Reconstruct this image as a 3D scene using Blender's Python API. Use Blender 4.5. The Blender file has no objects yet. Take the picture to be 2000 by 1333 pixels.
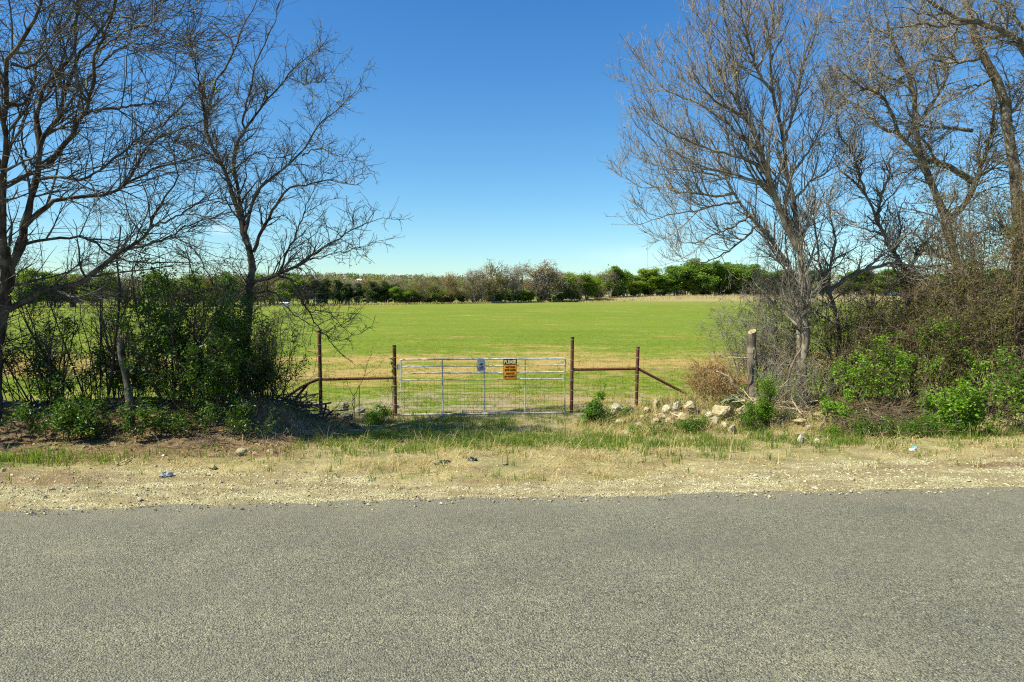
import bpy, bmesh, math, random
import numpy as np
from mathutils import Vector, Matrix

rng = np.random.default_rng(11)
random.seed(11)
scene = bpy.context.scene
COL = scene.collection

# ------------------------------------------------------------------ camera model (used to place things at real depths)
FPX, CX, CY = 1327.0, 1000.0, 666.5
PITCH = math.atan(91.5 / FPX)
CAM = np.array([0.0, 0.0, 2.0])
YAW = math.radians(4.6)                 # road / fence direction against the view
CS, SN = math.cos(YAW), math.sin(YAW)
T_ROAD, T_FENCE = 6.55, 14.25


def ray(px, py):
    u, v = (px - CX) / FPX, -(py - CY) / FPX
    return np.array([u, math.cos(PITCH) + v * math.sin(PITCH), -math.sin(PITCH) + v * math.cos(PITCH)])


def at(px, py, Y):
    r = ray(px, py)
    return CAM + r * (Y / r[1])


def on_fence(px, py, t0=T_FENCE):
    r = ray(px, py)
    return CAM + r * (t0 / (-r[0] * SN + r[1] * CS))


def st2xy(s, t):
    return s * CS - t * SN, s * SN + t * CS


def xy2st(x, y):
    return x * CS + y * SN, -x * SN + y * CS


# ------------------------------------------------------------------ noise
def _hash(ix, iy, seed):
    n = (ix.astype(np.int64) * 374761393 + iy.astype(np.int64) * 668265263 + seed * 1442695041) & 0x7FFFFFFF
    n = ((n ^ (n >> 13)) * 1274126177) & 0x7FFFFFFF
    n = n ^ (n >> 16)
    return (n & 0xFFFF) / 65535.0


def vnoise(x, y, seed=0):
    x, y = np.asarray(x, float), np.asarray(y, float)
    ix, iy = np.floor(x), np.floor(y)
    fx, fy = x - ix, y - iy
    fx, fy = fx * fx * (3 - 2 * fx), fy * fy * (3 - 2 * fy)
    a, b = _hash(ix, iy, seed), _hash(ix + 1, iy, seed)
    c, d = _hash(ix, iy + 1, seed), _hash(ix + 1, iy + 1, seed)
    return (a * (1 - fx) + b * fx) * (1 - fy) + (c * (1 - fx) + d * fx) * fy


def fbm(x, y, seed=0, oct=4):
    s, a, tot = 0.0, 1.0, 0.0
    for o in range(oct):
        s = s + a * vnoise(x * 2 ** o, y * 2 ** o, seed + o * 17)
        tot += a
        a *= 0.5
    return s / tot


def sm(v):
    v = np.clip(v, 0, 1)
    return v * v * (3 - 2 * v)


def gauss(s, t, s0, t0, ws, wt):
    return np.exp(-((s - s0) / ws) ** 2 - ((t - t0) / wt) ** 2)


# ------------------------------------------------------------------ terrain
def terrain(x, y):
    x, y = np.asarray(x, float), np.asarray(y, float)
    s, t = xy2st(x, y)
    z = -0.02 - 0.53 * sm((t - 7.0) / 6.6)
    z = z - 0.06 * gauss(s, t, -6.0, 7.6, 6.0, 0.5)
    left = 0.66 * sm((-2.1 - s) / 1.6) * sm((s + 15) / 3) * np.exp(-((t - 12.2) / 1.5) ** 2)
    right = 0.50 * sm((s - 2.6) / 1.6) * sm((16 - s) / 3) * np.exp(-((t - 12.6) / 1.2) ** 2)
    z = z + left + right
    verge = sm((t - 6.5) / 0.5) * sm((14.6 - t) / 1.0)
    z = z + verge * (0.10 * (fbm(s * 1.1, t * 1.4, 3) - 0.5) + 0.05 * (fbm(s * 4, t * 4, 9) - 0.5))
    bank = gauss(s, t, 0, 12.4, 30, 1.8) * (sm((-2.0 - s) / 1.2) + sm((s - 2.5) / 1.2))
    z = z + bank * (0.16 * (fbm(s * 2.2, t * 2.2, 5) - 0.5))
    # field: nearly flat, long rise on the right, wooded hills behind
    z = z + 0.25 * (fbm(x * 0.03, y * 0.03, 21, 2) - 0.5) * sm((t - 20) / 40)
    z = z + 2.0 * sm((y - 215) / 42) * sm((x + 5) / 55)
    far = sm((y - 300) / 260)
    z = z + far * (4.0 + 9.5 * np.exp(-((x + 150) / 110) ** 2) + 3.0 * np.exp(-((x + 20) / 70) ** 2)
                   + 3 * fbm(x * 0.008, y * 0.004, 30, 2))
    z = z + 3.0 * sm((y - 900) / 900)
    return z


def G(px, py):
    r = ray(px, py)
    lo, hi = 2.0, None
    Y = 2.0
    while Y < 600:
        p = CAM + r * (Y / r[1])
        if p[2] < terrain(p[0], p[1]):
            hi = Y
            break
        lo = Y
        Y *= 1.02
    if hi is None:
        hi = 600
    for _ in range(24):
        m = 0.5 * (lo + hi)
        p = CAM + r * (m / r[1])
        if p[2] < terrain(p[0], p[1]):
            hi = m
        else:
            lo = m
    p = CAM + r * (hi / r[1])
    return np.array([p[0], p[1], float(terrain(p[0], p[1]))])


def GX(px, Y):
    x = (px - CX) / FPX * Y / 1.0
    return np.array([x, Y, float(terrain(x, Y))])


# ------------------------------------------------------------------ mesh helpers
def mesh_np(name, verts, faces, mat=None, smooth=False, attrs=None, mat_idx=None):
    """faces: list of int arrays (M,k)"""
    verts = np.ascontiguousarray(verts, dtype=np.float32).reshape(-1, 3)
    if not isinstance(faces, list):
        faces = [faces]
    faces = [np.asarray(f, dtype=np.int32) for f in faces if len(f)]
    me = bpy.data.meshes.new(name)
    me.vertices.add(len(verts))
    me.vertices.foreach_set("co", verts.ravel())
    nl = sum(f.size for f in faces)
    npoly = sum(len(f) for f in faces)
    me.loops.add(nl)
    me.loops.foreach_set("vertex_index", np.concatenate([f.ravel() for f in faces]))
    me.polygons.add(npoly)
    tot = np.concatenate([np.full(len(f), f.shape[1], dtype=np.int32) for f in faces])
    start = np.concatenate([[0], np.cumsum(tot)[:-1]]).astype(np.int32)
    me.polygons.foreach_set("loop_start", start)
    me.polygons.foreach_set("loop_total", tot)
    me.polygons.foreach_set("use_smooth", np.full(npoly, smooth, dtype=bool))
    for m in (mat if isinstance(mat, (list, tuple)) else [mat]):
        if m is not None:
            me.materials.append(m)
    if mat_idx is not None:
        me.polygons.foreach_set("material_index", np.asarray(mat_idx, dtype=np.int32))
    if attrs:
        for k, v in attrs.items():
            a = me.color_attributes.new(k, 'FLOAT_COLOR', 'POINT')
            c = np.ones((len(verts), 4), dtype=np.float32)
            c[:, :3] = v
            a.data.foreach_set("color", c.ravel())
    me.update()
    me.validate(verbose=False)
    return me


class Geo:
    """collects vertices and faces"""
    def __init__(self):
        self.v, self.f, self.n = [], {}, 0

    def add(self, v, f):
        v = np.asarray(v, dtype=np.float32).reshape(-1, 3)
        for ff in (f if isinstance(f, list) else [f]):
            ff = np.asarray(ff, dtype=np.int64)
            if len(ff):
                self.f.setdefault(ff.shape[1], []).append(ff + self.n)
        self.v.append(v)
        self.n += len(v)
        return self

    def box(self, c, size, rot=None):
        x, y, z = [q / 2 for q in size]
        v = np.array([[-x, -y, -z], [x, -y, -z], [x, y, -z], [-x, y, -z], [-x, -y, z], [x, -y, z], [x, y, z], [-x, y, z]])
        if rot is not None:
            v = v @ np.asarray(rot).T
        return self.add(v + np.asarray(c), np.array([[0, 3, 2, 1], [4, 5, 6, 7], [0, 1, 5, 4], [1, 2, 6, 5], [2, 3, 7, 6], [3, 0, 4, 7]]))

    def tube(self, pts, r, k=8, cap=True):
        pts = np.asarray(pts, float)
        r = np.broadcast_to(np.asarray(r, float), (len(pts),))
        v, f = tubes(pts[None], r[None], k)
        self.add(v, f)
        if cap:
            n = len(pts)
            self.add(v[:k], [np.arange(k)[None, ::-1]])
            self.add(v[(n - 1) * k:], [np.arange(k)[None, :]])
        return self

    def mesh(self, name, mat, smooth=False, origin=(0, 0, 0)):
        v = np.concatenate(self.v) - np.asarray(origin, dtype=np.float32)
        fs = [np.concatenate(x) for _, x in sorted(self.f.items())]
        return mesh_np(name, v, fs, mat, smooth)


def norm(a):
    return a / np.maximum(np.linalg.norm(a, axis=-1, keepdims=True), 1e-9)


def tubes(P, R, k=4):
    """P (N,S,3), R (N,S) -> verts, quads"""
    P, R = np.asarray(P, float), np.asarray(R, float)
    N, S, _ = P.shape
    T = np.empty_like(P)
    T[:, 1:-1] = P[:, 2:] - P[:, :-2]
    T[:, 0] = P[:, 1] - P[:, 0]
    T[:, -1] = P[:, -1] - P[:, -2]
    T = norm(T)
    d = norm(P[:, -1] - P[:, 0])
    ref = np.where(np.abs(d[:, 2:3]) < 0.7, np.array([[0, 0, 1.0]]), np.array([[0.31, 0.95, 0.05]]))
    n1 = norm(np.cross(T, ref[:, None, :]))
    n2 = np.cross(T, n1)
    a = np.arange(k) * 2 * math.pi / k
    V = P[:, :, None, :] + R[:, :, None, None] * (n1[:, :, None, :] * np.cos(a)[None, None, :, None] + n2[:, :, None, :] * np.sin(a)[None, None, :, None])
    base = (np.arange(N) * S * k)[:, None, None] + (np.arange(S - 1) * k)[None, :, None]
    j = np.arange(k)[None, None, :]
    j2 = (j + 1) % k
    q = np.stack([base + j, base + j2, base + k + j2, base + k + j], axis=-1).reshape(-1, 4)
    return V.reshape(-1, 3), q


def catmull(pts, M):
    pts = np.asarray(pts, float)
    if len(pts) == 2:
        return pts[0] + (pts[1] - pts[0]) * np.linspace(0, 1, M)[:, None]
    p = np.concatenate([[2 * pts[0] - pts[1]], pts, [2 * pts[-1] - pts[-2]]])
    out = []
    for i in range(len(pts) - 1):
        p0, p1, p2, p3 = p[i:i + 4]
        t = np.linspace(0, 1, 12, endpoint=False)[:, None]
        out.append(0.5 * ((2 * p1) + (-p0 + p2) * t + (2 * p0 - 5 * p1 + 4 * p2 - p3) * t ** 2 + (-p0 + 3 * p1 - 3 * p2 + p3) * t ** 3))
    out = np.concatenate(out + [pts[-1:]])
    L = np.concatenate([[0], np.cumsum(np.linalg.norm(np.diff(out, axis=0), axis=1))])
    u = np.linspace(0, L[-1], M)
    return np.stack([np.interp(u, L, out[:, i]) for i in range(pts.shape[1])], axis=1)


def grow(P, R, dens, len_rng, ang, up, seg, wig, tmin=0.15, ratio=0.6, rmin=0.003, rtip=0.002, bias=None, keep_prop=0.0, r=rng):
    """children of a batch of branches"""
    N, S, _ = P.shape
    L = np.linalg.norm(np.diff(P, axis=1), axis=2).sum(1)
    cnt = r.poisson(dens * L * (1 - tmin))
    idx = np.repeat(np.arange(N), cnt)
    M = len(idx)
    if M == 0:
        return np.zeros((0, seg + 1, 3)), np.zeros((0, seg + 1))
    t = tmin + (1 - tmin) * r.random(M)
    f = t * (S - 1)
    i0 = np.minimum(f.astype(int), S - 2)
    w = (f - i0)[:, None]
    a, b = P[idx, i0], P[idx, i0 + 1]
    pos = a * (1 - w) + b * w
    tan = norm(b - a)
    rad = R[idx, i0] * (1 - w[:, 0]) + R[idx, i0 + 1] * w[:, 0]
    rnd = r.normal(size=(M, 3))
    perp = norm(rnd - (rnd * tan).sum(1, keepdims=True) * tan)
    th = np.radians(ang[0] + (ang[1] - ang[0]) * r.random(M))[:, None]
    d = tan * np.cos(th) + perp * np.sin(th)
    d[:, 2] += up
    if bias is not None:
        d = d + np.asarray(bias)
    d = norm(d)
    ln = (len_rng[0] + (len_rng[1] - len_rng[0]) * r.random(M) ** 1.5) * (1 - 0.45 * t)
    if keep_prop:
        ln = np.minimum(ln, keep_prop * L[idx])
    out = np.empty((M, seg + 1, 3))
    out[:, 0] = pos
    step = (ln / seg)[:, None]
    for k in range(seg):
        d = norm(d + wig * r.normal(size=(M, 3)) + np.array([0, 0, up * 0.35]))
        out[:, k + 1] = out[:, k] + d * step
    r0 = np.maximum(np.minimum(rad * ratio, 0.02 * ln + 0.002), rmin)
    r1 = np.minimum(r0, rtip)
    u = np.linspace(0, 1, seg + 1)[None]
    RR = r0[:, None] * (1 - u) + r1[:, None] * u
    return out, RR


def leaves_geo(pos, size, r=rng, up=0.4, asp=0.45, fold=0.25, droop=0.0):
    """diamond leaves at pos (N,3)"""
    N = len(pos)
    d = r.normal(size=(N, 3))
    d[:, 2] = d[:, 2] * 0.6 - droop
    d = norm(d)
    nrm = r.normal(size=(N, 3)) * 0.8
    nrm[:, 2] += up * 2
    side = norm(np.cross(d, nrm))
    nn = np.cross(side, d)
    L = (size[0] + (size[1] - size[0]) * r.random(N))[:, None]
    W = L * asp * 0.5
    v = np.stack([pos, pos + d * L * 0.5 + side * W + nn * W * fold, pos + d * L - nn * L * 0.06, pos + d * L * 0.5 - side * W + nn * W * fold], axis=1)
    q = (np.arange(N) * 4)[:, None] + np.arange(4)[None]
    return v.reshape(-1, 3), q


def blades(pos, h, w, lean, r=rng, sway=0.35):
    """grass blades, two segments each"""
    N = len(pos)
    az = r.random(N) * 2 * math.pi
    dirv = np.stack([np.cos(az), np.sin(az), np.zeros(N)], 1)
    side = np.stack([-np.sin(az), np.cos(az), np.zeros(N)], 1)
    ln = (lean[0] + (lean[1] - lean[0]) * r.random(N))[:, None]
    H = np.asarray(h)[:, None]
    W = np.asarray(w)[:, None]
    mid = pos + dirv * H * ln * 0.35 + np.array([0, 0, 1]) * H * 0.55
    tip = pos + dirv * H * ln + np.array([0, 0, 1]) * H * np.clip(1 - 0.45 * ln, 0.05, 1)
    v = np.stack([pos - side * W, pos + side * W, mid + side * W * 0.75, mid - side * W * 0.75, tip], axis=1).reshape(-1, 3)
    b = (np.arange(N) * 5)[:, None]
    return v, [b + np.array([[0, 1, 2, 3]]), b + np.array([[3, 2, 4]])]


# ------------------------------------------------------------------ objects
def tag(o, label=None, cat=None, group=None, kind=None):
    if label:
        o["label"] = label
    if cat:
        o["category"] = cat
    if group:
        o["group"] = group
    if kind:
        o["kind"] = kind
    return o


def link(name, me, parent=None, loc=None):
    o = bpy.data.objects.new(name, me)
    COL.objects.link(o)
    if parent is not None:
        o.parent = parent
    if loc is not None:
        o.location = loc
    return o


def root(name, loc, label, cat, group=None):
    o = bpy.data.objects.new(name, None)
    COL.objects.link(o)
    o.empty_display_size = 0.2
    o.location = [float(q) for q in loc]
    return tag(o, label, cat, group)


# ------------------------------------------------------------------ materials
class NT:
    def __init__(self, name):
        self.m = bpy.data.materials.new(name)
        self.m.use_nodes = True
        self.t = self.m.node_tree
        self.t.nodes.clear()
        self.out = self.t.nodes.new("ShaderNodeOutputMaterial")

    def n(self, typ, ins=None, **kw):
        nd = self.t.nodes.new("ShaderNode" + typ)
        for k, v in kw.items():
            setattr(nd, k, v)
        for k, v in (ins or {}).items():
            sock = nd.inputs[k]
            if isinstance(v, bpy.types.NodeSocket):
                self.t.links.new(v, sock)
            else:
                if isinstance(v, tuple) and len(v) == 3 and sock.type == 'RGBA':
                    v = (*v, 1)
                sock.default_value = v
        return nd

    def ramp(self, fac, stops, interp='LINEAR'):
        nd = self.n("ValToRGB", {0: fac})
        cr = nd.color_ramp
        cr.interpolation = interp
        while len(cr.elements) < len(stops):
            cr.elements.new(0.5)
        for e, (p, c) in zip(cr.elements, stops):
            e.position = p
            e.color = (*c, 1) if not isinstance(c, (int, float)) else (c, c, c, 1)
        return nd.outputs[0]

    def mix(self, fac, a, b, mode='MIX'):
        nd = self.t.nodes.new("ShaderNodeMix")
        nd.data_type = 'RGBA'
        nd.blend_type = mode
        for i, v in ((0, fac), (6, a), (7, b)):
            if isinstance(v, bpy.types.NodeSocket):
                self.t.links.new(v, nd.inputs[i])
            elif i == 0:
                nd.inputs[i].default_value = v
            else:
                nd.inputs[i].default_value = (*v, 1)
        return nd.outputs[2]

    def math(self, op, a, b=0.0, c=0.0, clamp=False):
        nd = self.t.nodes.new("ShaderNodeMath")
        nd.operation = op
        nd.use_clamp = clamp
        for i, v in enumerate((a, b, c)):
            if isinstance(v, bpy.types.NodeSocket):
                self.t.links.new(v, nd.inputs[i])
            else:
                nd.inputs[i].default_value = v
        return nd.outputs[0]

    def noise(self, vec, scale, detail=4, rough=0.55, dist=0.0):
        nd = self.n("TexNoise", {"Scale": scale, "Detail": detail, "Roughness": rough, "Distortion": dist})
        if vec is not None:
            self.t.links.new(vec, nd.inputs["Vector"])
        return nd.outputs["Fac"]

    def pos(self):
        return self.n("NewGeometry").outputs["Position"]

    def map(self, vec, scale=(1, 1, 1), rot=(0, 0, 0)):
        return self.n("Mapping", {"Vector": vec, "Scale": scale, "Rotation": rot}).outputs[0]

    def bsdf(self, color, rough=0.8, bump=None, strength=0.5, dist=0.02, spec=0.3, metal=0.0, normal=None):
        p = self.n("BsdfPrincipled", {"Roughness": rough, "Specular IOR Level": spec, "Metallic": metal})
        if isinstance(color, bpy.types.NodeSocket):
            self.t.links.new(color, p.inputs["Base Color"])
        else:
            p.inputs["Base Color"].default_value = (*color, 1)
        if bump is not None:
            b = self.n("Bump", {"Height": bump, "Strength": strength, "Distance": dist})
            self.t.links.new(b.outputs[0], p.inputs["Normal"])
        return p.outputs[0]

    def done(self, shader):
        self.t.links.new(shader, self.out.inputs[0])
        return self.m


def mat_bark(name, dark, light, scale=14.0, lichen=None):
    k = NT(name)
    p = k.pos()
    st = k.map(p, (1, 1, 0.3))
    n1 = k.noise(st, scale, 5, 0.65)
    n2 = k.noise(p, scale * 0.25, 3)
    c = k.ramp(n1, [(0.3, dark), (0.68, light)])
    if lichen:
        f = k.ramp(n2, [(0.5, 0.0), (0.62, 1.0)])
        c = k.mix(f, c, lichen)
    return k.done(k.bsdf(c, 0.9, n1, 0.7, 0.02, 0.1))


def mat_leaf(name, c1, c2, c3=None, trans=0.35, rough=0.5, spec=0.35):
    k = NT(name)
    ri = k.n("NewGeometry").outputs["Random Per Island"]
    st = [(0.0, c1), (0.55, c2)]
    st.append((1.0, c3 or c2))
    c = k.ramp(ri, st)
    p = k.bsdf(c, rough, spec=spec)
    if trans <= 0:
        return k.done(p)
    tc = k.mix(0.65, c, (1.0, 0.95, 0.2), 'MULTIPLY')
    tc = k.mix(1.0, tc, (1.9, 1.9, 1.9), 'MULTIPLY')
    tr = k.n("BsdfTranslucent", {"Color": tc}).outputs[0]
    ms = k.n("MixShader", {0: trans, 1: p, 2: tr}).outputs[0]
    return k.done(ms)


def mat_simple(name, col, rough=0.6, spec=0.3, metal=0.0, var=0.25, scale=8.0, bump=0.2):
    k = NT(name)
    p = k.pos()
    n = k.noise(p, scale, 5, 0.6)
    lo = tuple(c * (1 - var) for c in col)
    hi = tuple(min(1.0, c * (1 + var)) for c in col)
    c = k.ramp(n, [(0.3, lo), (0.7, hi)])
    return k.done(k.bsdf(c, rough, n, bump, 0.01, spec, metal))


M = {}
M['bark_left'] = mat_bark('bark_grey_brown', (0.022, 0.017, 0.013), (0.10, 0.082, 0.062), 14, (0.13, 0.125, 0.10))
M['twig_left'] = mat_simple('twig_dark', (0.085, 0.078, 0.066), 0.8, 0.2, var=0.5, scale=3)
M['bark_right'] = mat_bark('bark_pale', (0.045, 0.035, 0.025), (0.23, 0.19, 0.138), 14, (0.25, 0.225, 0.165))
M['twig_right'] = mat_simple('twig_tan', (0.20, 0.175, 0.138), 0.8, 0.2, var=0.45, scale=3)
M['twig_brown'] = mat_simple('twig_brown', (0.125, 0.092, 0.058), 0.85, 0.15, var=0.6, scale=2.5)
M['stem_dark'] = mat_simple('stem_dark', (0.065, 0.05, 0.036), 0.85, 0.15, var=0.5, scale=5)
M['dead_wood'] = mat_bark('dead_wood', (0.24, 0.18, 0.11), (0.58, 0.49, 0.34), 30)
M['dead_wood_dark'] = mat_bark('weathered_wood', (0.07, 0.05, 0.035), (0.22, 0.17, 0.12), 26)
M['straw'] = mat_leaf('straw', (0.27, 0.20, 0.085), (0.44, 0.35, 0.16), (0.54, 0.46, 0.25), 0.25, 0.7, 0.1)
M['tumble'] = mat_leaf('dead_twig', (0.20, 0.115, 0.05), (0.30, 0.19, 0.085), (0.36, 0.26, 0.13), 0.0, 0.8, 0.1)
M['grass'] = mat_leaf('grass_green', (0.06, 0.11, 0.012), (0.12, 0.19, 0.022), (0.21, 0.26, 0.05), 0.4, 0.6, 0.2)
M['grass_field'] = mat_leaf('grass_field', (0.08, 0.14, 0.010), (0.13, 0.19, 0.016), (0.25, 0.25, 0.06), 0.35, 0.8, 0.1)
M['bud'] = mat_leaf('bud_yellow_green', (0.16, 0.20, 0.03), (0.26, 0.30, 0.05), None, 0.45)
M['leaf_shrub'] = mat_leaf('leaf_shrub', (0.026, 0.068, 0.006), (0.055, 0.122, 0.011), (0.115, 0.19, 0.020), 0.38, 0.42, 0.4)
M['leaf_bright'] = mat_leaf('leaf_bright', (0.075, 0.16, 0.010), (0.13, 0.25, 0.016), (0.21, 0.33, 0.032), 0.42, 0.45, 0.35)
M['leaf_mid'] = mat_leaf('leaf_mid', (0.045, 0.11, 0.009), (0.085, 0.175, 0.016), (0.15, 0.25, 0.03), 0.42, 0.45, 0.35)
M['leaf_brown'] = mat_leaf('leaf_brown', (0.10, 0.045, 0.018), (0.14, 0.115, 0.035), (0.21, 0.21, 0.06), 0.35, 0.7, 0.1)
M['leaf_olive'] = mat_leaf('leaf_olive', (0.09, 0.06, 0.02), (0.12, 0.125, 0.03), (0.19, 0.22, 0.05), 0.35, 0.65, 0.15)
M['leaf_dead'] = mat_leaf('leaf_dead', (0.085, 0.045, 0.02), (0.19, 0.11, 0.05), (0.30, 0.20, 0.10), 0.1, 0.8, 0.1)
M['leaf_grey'] = mat_leaf('leaf_grey_green', (0.10, 0.17, 0.095), (0.15, 0.23, 0.14), None, 0.2, 0.6, 0.2)
M['far_juniper'] = mat_leaf('far_juniper', (0.022, 0.042, 0.012), (0.042, 0.072, 0.018), (0.065, 0.098, 0.027), 0.1, 0.7, 0.1)
M['far_oak'] = mat_leaf('far_oak', (0.075, 0.135, 0.022), (0.13, 0.215, 0.036), (0.18, 0.27, 0.055), 0.35, 0.7, 0.1)
M['far_spring'] = mat_leaf('far_spring', (0.11, 0.18, 0.022), (0.18, 0.265, 0.035), (0.25, 0.33, 0.055), 0.3, 0.7, 0.1)
M['far_olive'] = mat_leaf('far_olive', (0.16, 0.145, 0.045), (0.24, 0.215, 0.07), (0.30, 0.28, 0.10), 0.25, 0.7, 0.1)
M['far_rust'] = mat_leaf('far_rust', (0.19, 0.125, 0.07), (0.26, 0.18, 0.10), (0.32, 0.24, 0.135), 0.25, 0.7, 0.1)
M['far_grey'] = mat_leaf('far_grey', (0.17, 0.143, 0.105), (0.255, 0.215, 0.16), (0.33, 0.285, 0.22), 0.1, 0.8, 0.1)
M['far_trunk'] = mat_simple('far_trunk', (0.17, 0.15, 0.12), 0.9, 0.1, var=0.4, scale=2)
M['plastic_blue'] = mat_simple('plastic_blue', (0.24, 0.255, 0.27), 0.25, 0.6, var=0.3, scale=20)
M['paper_cyan'] = mat_simple('paper_cyan', (0.12, 0.52, 0.62), 0.4, 0.4, var=0.15, scale=20)
M['paper_white'] = mat_simple('paper_white', (0.75, 0.76, 0.74), 0.5, 0.3, var=0.1, scale=20)
M['plastic_black'] = mat_simple('plastic_black', (0.02, 0.02, 0.022), 0.4, 0.4, var=0.3, scale=20)
M['white_wall'] = mat_simple('white_wall', (0.78, 0.78, 0.76), 0.7, 0.2, var=0.06, scale=1)
M['roof_white'] = mat_simple('roof_white', (0.80, 0.80, 0.80), 0.45, 0.3, var=0.05, scale=1)
M['window_dark'] = mat_simple('window_dark', (0.03, 0.035, 0.04), 0.15, 0.5, var=0.1, scale=1)
M['mast'] = mat_simple('mast_grey', (0.42, 0.46, 0.52), 0.6, 0.3, var=0.05, scale=1)


def mk_rust():
    k = NT('rusty_pipe')
    p = k.pos()
    n = k.noise(p, 22, 6, 0.7)
    n2 = k.noise(k.map(p, (1, 1, 0.4)), 6, 4, 0.6)
    c = k.ramp(n, [(0.28, (0.035, 0.013, 0.008)), (0.5, (0.10, 0.036, 0.018)), (0.75, (0.21, 0.08, 0.036))])
    c = k.mix(k.ramp(n2, [(0.5, 0.0), (0.7, 0.6)]), c, (0.03, 0.014, 0.012))
    return k.done(k.bsdf(c, 0.75, n, 0.3, 0.005, 0.3))


def mk_galv():
    k = NT('galvanised_steel')
    p = k.pos()
    n = k.noise(p, 18, 5, 0.6)
    c = k.ramp(n, [(0.3, (0.42, 0.42, 0.37)), (0.7, (0.62, 0.61, 0.54))])
    r = k.ramp(k.noise(p, 5, 5, 0.7), [(0.60, 0.0), (0.68, 0.8)])
    c = k.mix(r, c, (0.16, 0.075, 0.035))
    return k.done(k.bsdf(c, 0.5, n, 0.15, 0.004, 0.4, 0.0))


def mk_wire():
    k = NT('fence_wire')
    n = k.noise(k.pos(), 7, 4, 0.6)
    c = k.ramp(n, [(0.35, (0.12, 0.085, 0.06)), (0.65, (0.26, 0.25, 0.235))])
    return k.done(k.bsdf(c, 0.55, None, spec=0.4, metal=0.2))


def mk_stone(name, a, b, cc):
    k = NT(name)
    p = k.pos()
    n = k.noise(p, 9, 7, 0.65)
    n2 = k.noise(p, 40, 4, 0.7)
    c = k.ramp(n, [(0.3, a), (0.52, b), (0.72, cc)])
    c = k.mix(k.ramp(n2, [(0.3, 0.55), (0.5, 0.0)]), c, tuple(q * 0.5 for q in a))
    h = k.math('ADD', n, k.math('MULTIPLY', n2, 0.5))
    return k.done(k.bsdf(c, 0.92, h, 0.8, 0.03, 0.15))


M['rust'] = mk_rust()
M['galv'] = mk_galv()
M['wire'] = mk_wire()
M['stone_tan'] = mk_stone('limestone_tan', (0.15, 0.112, 0.06), (0.35, 0.285, 0.165), (0.47, 0.41, 0.27))
M['stone_white'] = mk_stone('limestone_white', (0.20, 0.175, 0.12), (0.42, 0.375, 0.275), (0.58, 0.54, 0.44))
M['stone_grey'] = mk_stone('fieldstone_grey', (0.09, 0.08, 0.065), (0.21, 0.19, 0.155), (0.33, 0.30, 0.25))


def mk_gravel():
    k = NT('gravel_stones')
    ri = k.n("NewGeometry").outputs["Random Per Island"]
    c = k.ramp(ri, [(0.0, (0.12, 0.095, 0.055)), (0.35, (0.27, 0.235, 0.13)), (0.8, (0.39, 0.35, 0.21)), (1.0, (0.52, 0.48, 0.35))])
    return k.done(k.bsdf(c, 0.9, spec=0.15))


M['gravel'] = mk_gravel()


def tcoord(k, p):
    d = k.n("VectorMath", {0: p, 1: (-SN, CS, 0)}, operation='DOT_PRODUCT')
    return d.outputs["Value"]


def mk_road():
    k = NT('chip_seal')
    p = k.pos()
    v1 = k.n("TexVoronoi", {"Vector": p, "Scale": 98.0, "Randomness": 1.0})
    v2 = k.n("TexVoronoi", {"Vector": p, "Scale": 165.0})
    sx = k.n("SeparateColor", {0: v1.outputs["Color"]}).outputs[0]
    sx2 = k.n("SeparateColor", {0: v2.outputs["Color"]}).outputs[1]
    c = k.ramp(sx, [(0.0, (0.085, 0.083, 0.069)), (0.4, (0.172, 0.167, 0.120)), (0.75, (0.235, 0.226, 0.156)), (0.95, (0.30, 0.285, 0.195)), (1.0, (0.46, 0.44, 0.35))])
    c2 = k.ramp(sx2, [(0.0, (0.085, 0.083, 0.069)), (1.0, (0.27, 0.262, 0.195))])
    c = k.mix(0.35, c, c2)
    gap = k.ramp(v1.outputs["Distance"], [(0.45, 0.0), (0.85, 0.75)])
    c = k.mix(gap, c, (0.022, 0.022, 0.022))
    # worn bituminous bands along the road and blotches
    rp = k.map(p, (0.10, 1.0, 1.0), (0, 0, -YAW))
    b = k.math('ADD', k.math('MULTIPLY', k.noise(rp, 1.1, 4, 0.6), 0.7), k.math('MULTIPLY', k.noise(p, 1.6, 5, 0.65), 0.3))
    st = k.ramp(b, [(0.46, 0.0), (0.60, 0.55)])
    c = k.mix(st, c, (0.13, 0.127, 0.102))
    lt = k.ramp(b, [(0.34, 0.35), (0.46, 0.0)])
    c = k.mix(lt, c, (0.25, 0.237, 0.165))
    big = k.ramp(k.noise(p, 0.9, 3), [(0.3, (0.88, 0.88, 0.90)), (0.7, (1.10, 1.09, 1.04))])
    c = k.mix(1.0, c, big, 'MULTIPLY')
    gn_ = k.ramp(k.noise(p, 22, 5, 0.8), [(0.3, (0.72, 0.72, 0.73)), (0.7, (1.28, 1.27, 1.24))])
    c = k.mix(1.0, c, gn_, 'MULTIPLY')
    t = tcoord(k, p)
    dust = k.math('MULTIPLY', k.ramp(k.math('ADD', k.math('MULTIPLY', k.math('SUBTRACT', t, T_ROAD - 1.0), 1.0), k.math('MULTIPLY', k.math('SUBTRACT', k.noise(p, 3, 4), 0.5), 0.9)), [(0.3, 0.0), (1.0, 1.0)]), 0.30)
    c = k.mix(dust, c, (0.27, 0.235, 0.165))
    h = k.math('ADD', k.math('MULTIPLY', v1.outputs["Distance"], -1.0), k.math('MULTIPLY', v2.outputs["Distance"], -0.4))
    return k.done(k.bsdf(c, 0.85, h, 0.9, 0.010, 0.25))


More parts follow.
